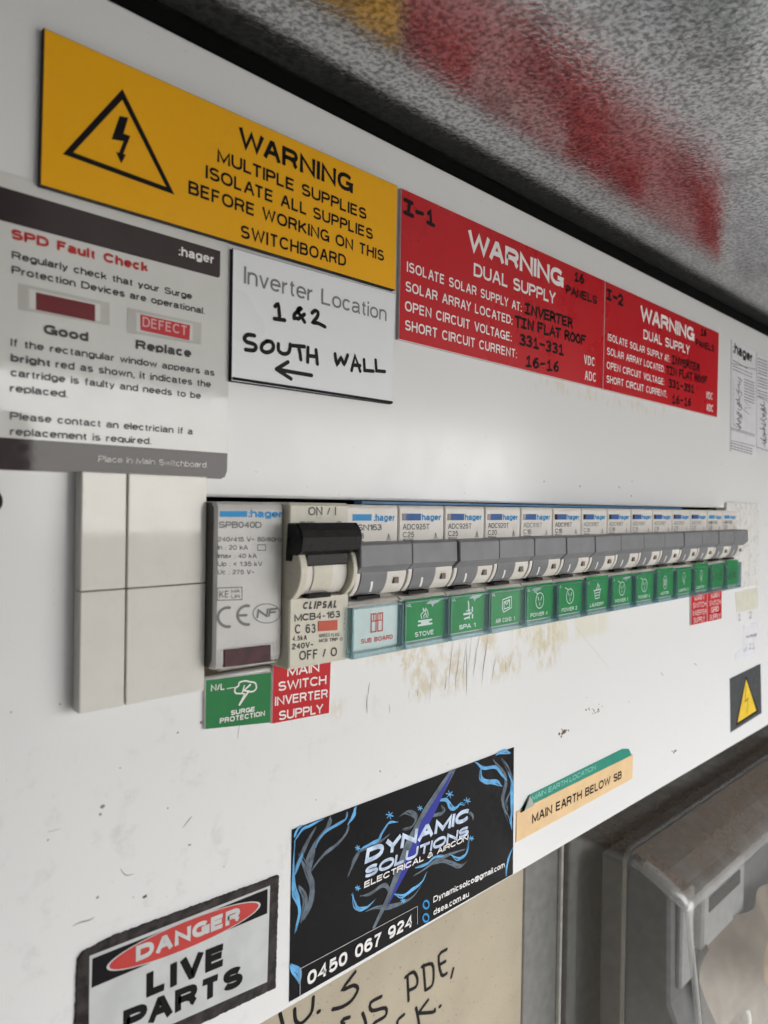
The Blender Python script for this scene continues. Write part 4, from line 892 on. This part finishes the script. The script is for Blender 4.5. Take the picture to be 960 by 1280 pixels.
# ------------------------------------------------------------------ danger sign
t = thing('danger_sign', 'weathered DANGER LIVE PARTS sign with red oval at lower left', 'sign', (-25, 0, -42))
q = [(104, 1190), (349, 1094), (345, 1235), (250, 1281), (92, 1352), (97, 1200)]
P = pls(q, -.5)
P = [P[0], (P[0][0]+6, P[0][1]+.6), P[1], P[2], P[3], P[4], P[5]]
out = []
for i in range(len(P)):   # chipped outline
    a, c = P[i], P[(i+1) % len(P)]; n_ = max(1, int(math.hypot(c[0]-a[0], c[1]-a[1])/.5))
    for k in range(n_): out.append((a[0]+(c[0]-a[0])*k/n_+random.uniform(-.13, .1), a[1]+(c[1]-a[1])*k/n_+random.uniform(-.13, .1)))
out = [(x, max(z, -42.9)) for x, z in out]
b = B(); b.prism(out, -.5, 0, .08); b.build('backing_plate', M['aged'], t)
zd = lambda L: [(a/3+60, c/3+1060) for a, c in L]
Y = -.54; fl2 = [M['dangerwhite'], M['cardblack'], M['dangerred']]
b = B(); b.poly(pls(zd([(156, 405), (833, 141), (822, 502), (152, 800)]), Y), Y, 0); b.build('white_field', M['dangerwhite'], t)
b = B(); b.poly(pls(zd([(166, 415), (824, 153), (822, 245), (163, 525)]), Y-.03), Y-.03, 0); b.build('black_header', M['black'], t)
b = B(); c0 = pl(*zd([(508, 328)])[0], Y); e1 = pl(*zd([(797, 212)])[0], Y); e2 = pl(*zd([(219, 448)])[0], Y)
ax = ((e1[0]-e2[0])/2, (e1[1]-e2[1])/2); cc = ((e1[0]+e2[0])/2, (e1[1]+e2[1])/2)
for rr, m_, yy in ((1.0, 0, -.05), (.97, 1, -.07)):
    b.poly([(cc[0]+ax[0]*math.cos(R_(a))*rr, cc[1]+ax[1]*math.cos(R_(a))*rr+(3.15 if rr == 1 else 2.95)*math.sin(R_(a))) for a in range(0, 360, 8)], Y+yy, m_)
b.build('red_oval', [M['dangerwhite'], M['dangerred']], t)
b = B(); tx(b, 'DANGER', (170, 1202), (300, 1150.5), 19, Y-.1, off=.04); b.build('danger_lettering', M['dangerwhite'], t)
b = B(); tx(b, 'LIVE', (183, 1247), (282, 1205.5), 30, Y-.03, off=.045); tx(b, 'PARTS', (154, 1293), (303, 1231), 29, Y-.03, off=.045); b.build('lettering', M['black'], t)

# ------------------------------------------------------------------ earth labels
t = thing('earth_label', 'teal MAIN EARTH LOCATION strip peeling at both ends', 'label', (120, 0, -30))
P = pls([(650, 1014), (661, 994), (778, 936), (786, 936), (789.5, 943), (789, 950), (660, 1012)], -.15)
b = B(); b.prism(P, -.15, 0, .04); b.build('strip', M['teal_label'], t)
b = B(); tx(b, 'MAIN EARTH LOCATION', (665, 1001), (744.5, 961.5), 6.5, -.19); b.build('lettering', M['tealtext'], t)
b = B(); P = pls([(650, 1015.5), (654, 1013), (661.5, 994), (667, 1006)], -.3); b.prism(P, -.7, -.2, .1); b.build('peeled_corner', mat('curled_label_back', (.4, .42, .38), .5), t)
t = thing('earth_label', 'peach label reading MAIN EARTH BELOW SB right of the contractor sticker', 'label', (120, 0, -34))
slab(t, 'strip', [(646, 1015), (791.5, 943.3), (790.5, 973.5), (645.3, 1053.3)], .3, M['peach'], M['peach'], .06)
b = B(); tx(b, 'MAIN EARTH BELOW SB', (665, 1029.5), (777, 972.8), 11.5, -.34, off=.008); b.build('lettering', M['black'], t)

# ------------------------------------------------------------------ grey hazard sticker
t = thing('hazard_sticker', 'small dark grey sticker with yellow bolt triangle at the right', 'sticker', (285, 0, -34))
slab(t, 'sticker_face', [(912.7, 848.2), (950.7, 829.7), (952, 891.5), (913.6, 915.6)], .25, M['greysign'], M['greysign'], .05)
b = B(); P = pls([(932.6, 844.5), (920, 907), (947.8, 889.5)], -.3); b.poly(P, -.3); b.build('triangle_border', M['black'], t)
b = B(); b.poly(pls([(932.8, 849), (921.8, 903.5), (945.5, 888.3)], -.33), -.33); b.build('triangle_face', M['tri'], t)
b = B(); b.ribbon(pls([(932.6, 857), (931.5, 877), (935, 873), (934, 891)], -.36), .55, -.36); b.build('bolt_mark', M['black'], t)

# ------------------------------------------------------------------ maker's instruction sheets at right
mm = thing('wiring_instructions', 'white printed wiring instruction sheet at the far right under the panel top edge', 'sticker', (300, 0, 95))
zc = lambda L: [(a/4.925+880, c/4.925+380) for a, c in L]
slab(mm, 'sheet_face', zc([(168, 215), (322, 300), (322, 935), (160, 905)]), .15, M['paper'], M['paper'], .03)
slab(mm, 'second_column', zc([(326, 302), (470, 385), (470, 905), (324, 880)]), .15, M['paper'], M['paper'], .03)
b = B(); Y = -.2
tx(b, ':hager', zc([(180, 298)])[0], zc([(298, 362)])[0], 13, Y, off=.02)
def lines(x0, x1, ys, sl, w=.35):
    for yy in ys:
        p, q = zc([(x0, yy), (x1, yy+(x1-x0)*sl)]); n_ = 7
        for k in range(n_):
            a = k/n_; c = (k+.72)/n_; stroke(b, [(p[0]+(q[0]-p[0])*a, p[1]+(q[1]-p[1])*a), (p[0]+(q[0]-p[0])*c, p[1]+(q[1]-p[1])*c)], w, Y, 0, False)
lines(178, 270, (345, ), .6, .4); lines(178, 300, (380, 400), .45); lines(248, 312, (462, 480, 498, 516, 534, 552, 570, 588), .4, .4)
lines(165, 300, (855, 872, 888), .28, .4); lines(332, 392, (335, 355, 372, 390, 408, 425, 450, 468, 486, 504, 530, 548, 565), .35, .4)
for L in ([(172, 365), (322, 405)], [(165, 760), (312, 805)], [(165, 770), (312, 815)], [(165, 840), (312, 875)], [(328, 570), (394, 600)], [(325, 880), (394, 905)], [(170, 220), (165, 905)], [(322, 300), (324, 900)]):
    stroke(b, zc(L), .25, Y, 0, False)
rn = random.Random(5)
for x0, y0, y1 in ((215, 450, 760), (365, 600, 870)):
    yy = y0
    while yy < y1:
        stroke(b, zc([(x0+rn.uniform(-22, 5), yy), (x0+rn.uniform(0, 22), yy+rn.uniform(5, 25)), (x0+rn.uniform(-12, 12), yy+rn.uniform(20, 34))]), .42, Y); yy += 15
for L in ([(250, 600), (290, 640), (250, 640)], [(230, 640), (280, 680)], [(180, 455), (180, 740), (200, 755)]): stroke(b, zc(L), .25, Y, 0, False)
b.build('printing', M['darktext'], mm)

# ------------------------------------------------------------------ tape, paper scraps and pencil numbers at right
t = thing('tape_piece', 'yellowed clear tape patch under the right blank plate', 'tape', (300, 0, 28))
slab(t, 'tape_film', [(919, 741), (947, 735), (948, 760), (921, 766)], .08, M['tape'], M['tape'], .02)
b = B(); hw(b, '1', (923, 776), (926.5, 775), 8, -.05, .45); hw(b, '2', (936, 773), (941, 772), 8, -.05, .45)
o = b.build('pencil_numbers', M['greyprint'], pan)
b = B(); P = pls([(930, 782), (947, 778), (947, 795), (944, 806), (943, 820), (919, 826), (919, 818), (928, 810), (929, 795)], -.1); b.prism(P, -.1, 0, .02)
t = thing('torn_label', 'torn pale label remnant above the grey hazard sticker', 'label', (300, 0, 10)); b.build('paper_scrap', M['paper'], t)
b = B(); tx(b, 'No PHASE', (933, 798), (946, 795), 3.6, -.14, off=.02); hw(b, '21', (936, 812), (944, 810), 7, -.14, .4); hw(b, 'on', (929, 815), (935, 813), 6, -.14, .3); b.build('scribble', M['greyprint'], t)

# ------------------------------------------------------------------ beige board behind, with handwriting
DY = 60
b = B(); b.box(-180, 184, DY, DY+9, -400, 60, .4); bo = b.build('meter_board', M['board']); tag(bo, 'speckled beige board with black handwriting visible below the panel', 'board')
bpy.context.view_layer.update()
b = B(); Y = DY-.06
zh = lambda L: [(a/3+340, c/3+1080) for a, c in L]
for L in ([(85, 545), (88, 585), (105, 600), (130, 580), (150, 550), (155, 500)], [(172, 555), (178, 552)], [(312, 405), (265, 470), (305, 455), (322, 470), (300, 510), (265, 535), (228, 545)],
          [(270, 600), (262, 660)], [(285, 640), (262, 590), (290, 575)], [(340, 560), (352, 600), (350, 660)], [(410, 497), (370, 520), (375, 550), (425, 540), (425, 570), (385, 595), (372, 620)],
          [(508, 420), (512, 512)], [(500, 425), (530, 405), (545, 430), (540, 460), (510, 475)], [(568, 380), (575, 472)], [(562, 385), (600, 375), (606, 420), (600, 455), (578, 472)], [(655, 320), (625, 345), (635, 415), (655, 410)], [(628, 378), (650, 365)], [(680, 392), (672, 425)],
          [(540, 540), (550, 590), (552, 640)], [(585, 510), (548, 560)], [(548, 560), (605, 555), (610, 545)], [(628, 535), (632, 532)], [(495, 565), (470, 590), (480, 625), (510, 612)], [(30, 560), (45, 620)]):
    stroke(b, zh(L), 1.5, Y, 0, len(L) > 2)
b.build('handwriting', M['ink'], bo)

# ------------------------------------------------------------------ electricity meter under a clear cover
mt = thing('electricity_meter', 'electricity meter under a dusty clear moulded cover at lower right', 'meter', (240, 60, -300))
b = B(); b.box(184.3, 224, 59.4, 66, -400, -50, .5); b.box(224.1, 660, 61, 66, -400, -92, .5); b.build('base_frame', M['greyframe'], mt)
b = B(); b.box(213.4, 215, 57, 59.4, -400, -62, .4); b.build('frame_edge', M['paleframe'], mt)
b = B(); b.box(216, 224, 54, 59.4, -400, -60, .8); b.build('base_flange', M['greyframe'], mt)
# clear cover: rear block and bulging front, one moulded shell built as swept rings
def shell(rings, m, name, cap=True):
    b = B(); n = len(rings[0]); vs = sum(rings, []); fs = []
    for k in range(len(rings)-1): fs += [[k*n+i, (k+1)*n+i, (k+1)*n+i+1, k*n+i+1] for i in range(n-1)]
    b.add(vs, fs, 0, True)
    if cap: b.add(rings[-1], [list(range(n))[::-1]], 0)
    return b.build(name, m, mt)
def arch(x0, x1, zt, zb, y, r, yb=None, xb=None):
    """open outline from lower-left up, over rounded corners, down right; yb lets the lower end lean out"""
    yb = y if yb is None else yb; xb = x0 if xb is None else xb; p = []
    for k in range(5): f = k/4; p.append((xb+(x0-xb)*f, yb+(y-yb)*f, zb+(zt-r-zb)*f))
    for k in range(1, 6): a = R_(180-90*k/6); p.append((x0+r+r*math.cos(a), y, zt-r+r*math.sin(a)))
    p.append((x0+r, y, zt)); p.append((x1-r, y, zt))
    for k in range(1, 6): a = R_(90-90*k/6); p.append((x1-r+r*math.cos(a), y, zt-r+r*math.sin(a)))
    for k in range(5): f = k/4; p.append((x1, y+(yb-y)*f, zt-r+(zb-(zt-r))*f))
    return p
X1 = 600
shell([arch(213.5, X1+2, -84, -330, 52, 6), arch(214, X1, -84.3, -330, 30, 6), arch(214.3, X1, -84.8, -330, 23, 6)], M['clearmeter'], 'cover_rear', False)
shell([arch(213.2, X1+1, -83.8, -330, 24.2, 6.5), arch(212.9, X1+1.3, -83.5, -330, 23.0, 6.8), arch(213.2, X1+1, -83.9, -330, 21.8, 6.5)], M['clearrim'], 'cover_rib', False)
fr = [arch(215, X1-1, -85.5, -330, 22, 6), arch(218, X1-4, -91, -330, 12, 6, 8), arch(222, X1-8, -100, -330, 1, 5.5, -12), arch(224.5, X1-10, -104, -330, -2.5, 5, -26, 232), arch(227.5, X1-13, -107.5, -330, -3.5, 4, -27, 236)]
shell(fr, M['clearmeter'], 'cover_front')
shell([arch(223.4, X1-9, -102.6, -330, -1.5, 5, -25.2, 231), arch(224.6, X1-10, -104.2, -330, -3.4, 5, -27, 232.5), arch(226.2, X1-11, -106, -330, -3.6, 5, -27.2, 234.5)], M['clearrim'], 'front_rib', False)
b = B(); rg = []
for k, (x, y, z, rr) in enumerate(((219.5, 21.5, -89.5, .2), (219.5, 21, -89.7, 3.2), (221, 15, -92.5, 3.5), (222.3, 9, -96, 3.6), (223.5, 4, -99.5, 3.6), (225, -1.5, -103.5, 3.3), (225.2, -2.6, -104.2, .2))):
    rg.append([(x+rr*math.cos(R_(a)), y, z+rr*math.sin(R_(a))) for a in range(0, 360, 30)])
b.add(sum(rg, []), [[k*12+i, k*12+(i+1) % 12, (k+1)*12+(i+1) % 12, (k+1)*12+i] for k in range(6) for i in range(12)], 0, True); b.build('corner_lug', M['clearrim'], mt)
# meter inside
b = B(); b.xprism([(50, -104), (20, -106), (13, -112), (12, -165), (6, -178), (4, -320), (50, -320)], 240, 560, 1.5); b.build('meter_body', M['metergrey'], mt)
b = B(); b.box(247, 262, 9.5, 13, -160, -112, 1); b.build('pale_side_panel', M['meterlight'], mt)
b = B(); b.box(262, 318, 5, 14, -145, -113, 1.2); b.build('display_frame', M['meterlight'], mt)
b = B(); b.box(268, 310, 4.4, 8, -127, -119, .4); b.build('display_strip', M['dark'], mt)
b = B()
rn = random.Random(9); G = []
for i in range(26):
    for k in range(22):
        x = 262+i*6.2; z = -142-k*6; y = 2+13*math.sin(i*.42+k*.25)*math.cos(k*.3-i*.15)+rn.uniform(-.4, .4)-k*.35; G.append((x, y, z))
b.add(G, [[i*22+k, i*22+k+1, (i+1)*22+k+1, (i+1)*22+k] for i in range(25) for k in range(21)], 0, True); b.build('dusty_terminal_cover', M['dirt'], mt)
b = B()
cx, cz = pl(933, 1278, -2)
b.xprism([(-2+0, cz-6)]+[(-2+2.2*math.cos(R_(a)), cz+2+5*math.sin(R_(a))) for a in range(0, 181, 20)]+[(-4.2, cz-6)], cx-1.8, cx+1.8, .6); b.build('sealing_pin', M['whitescrew'], mt)
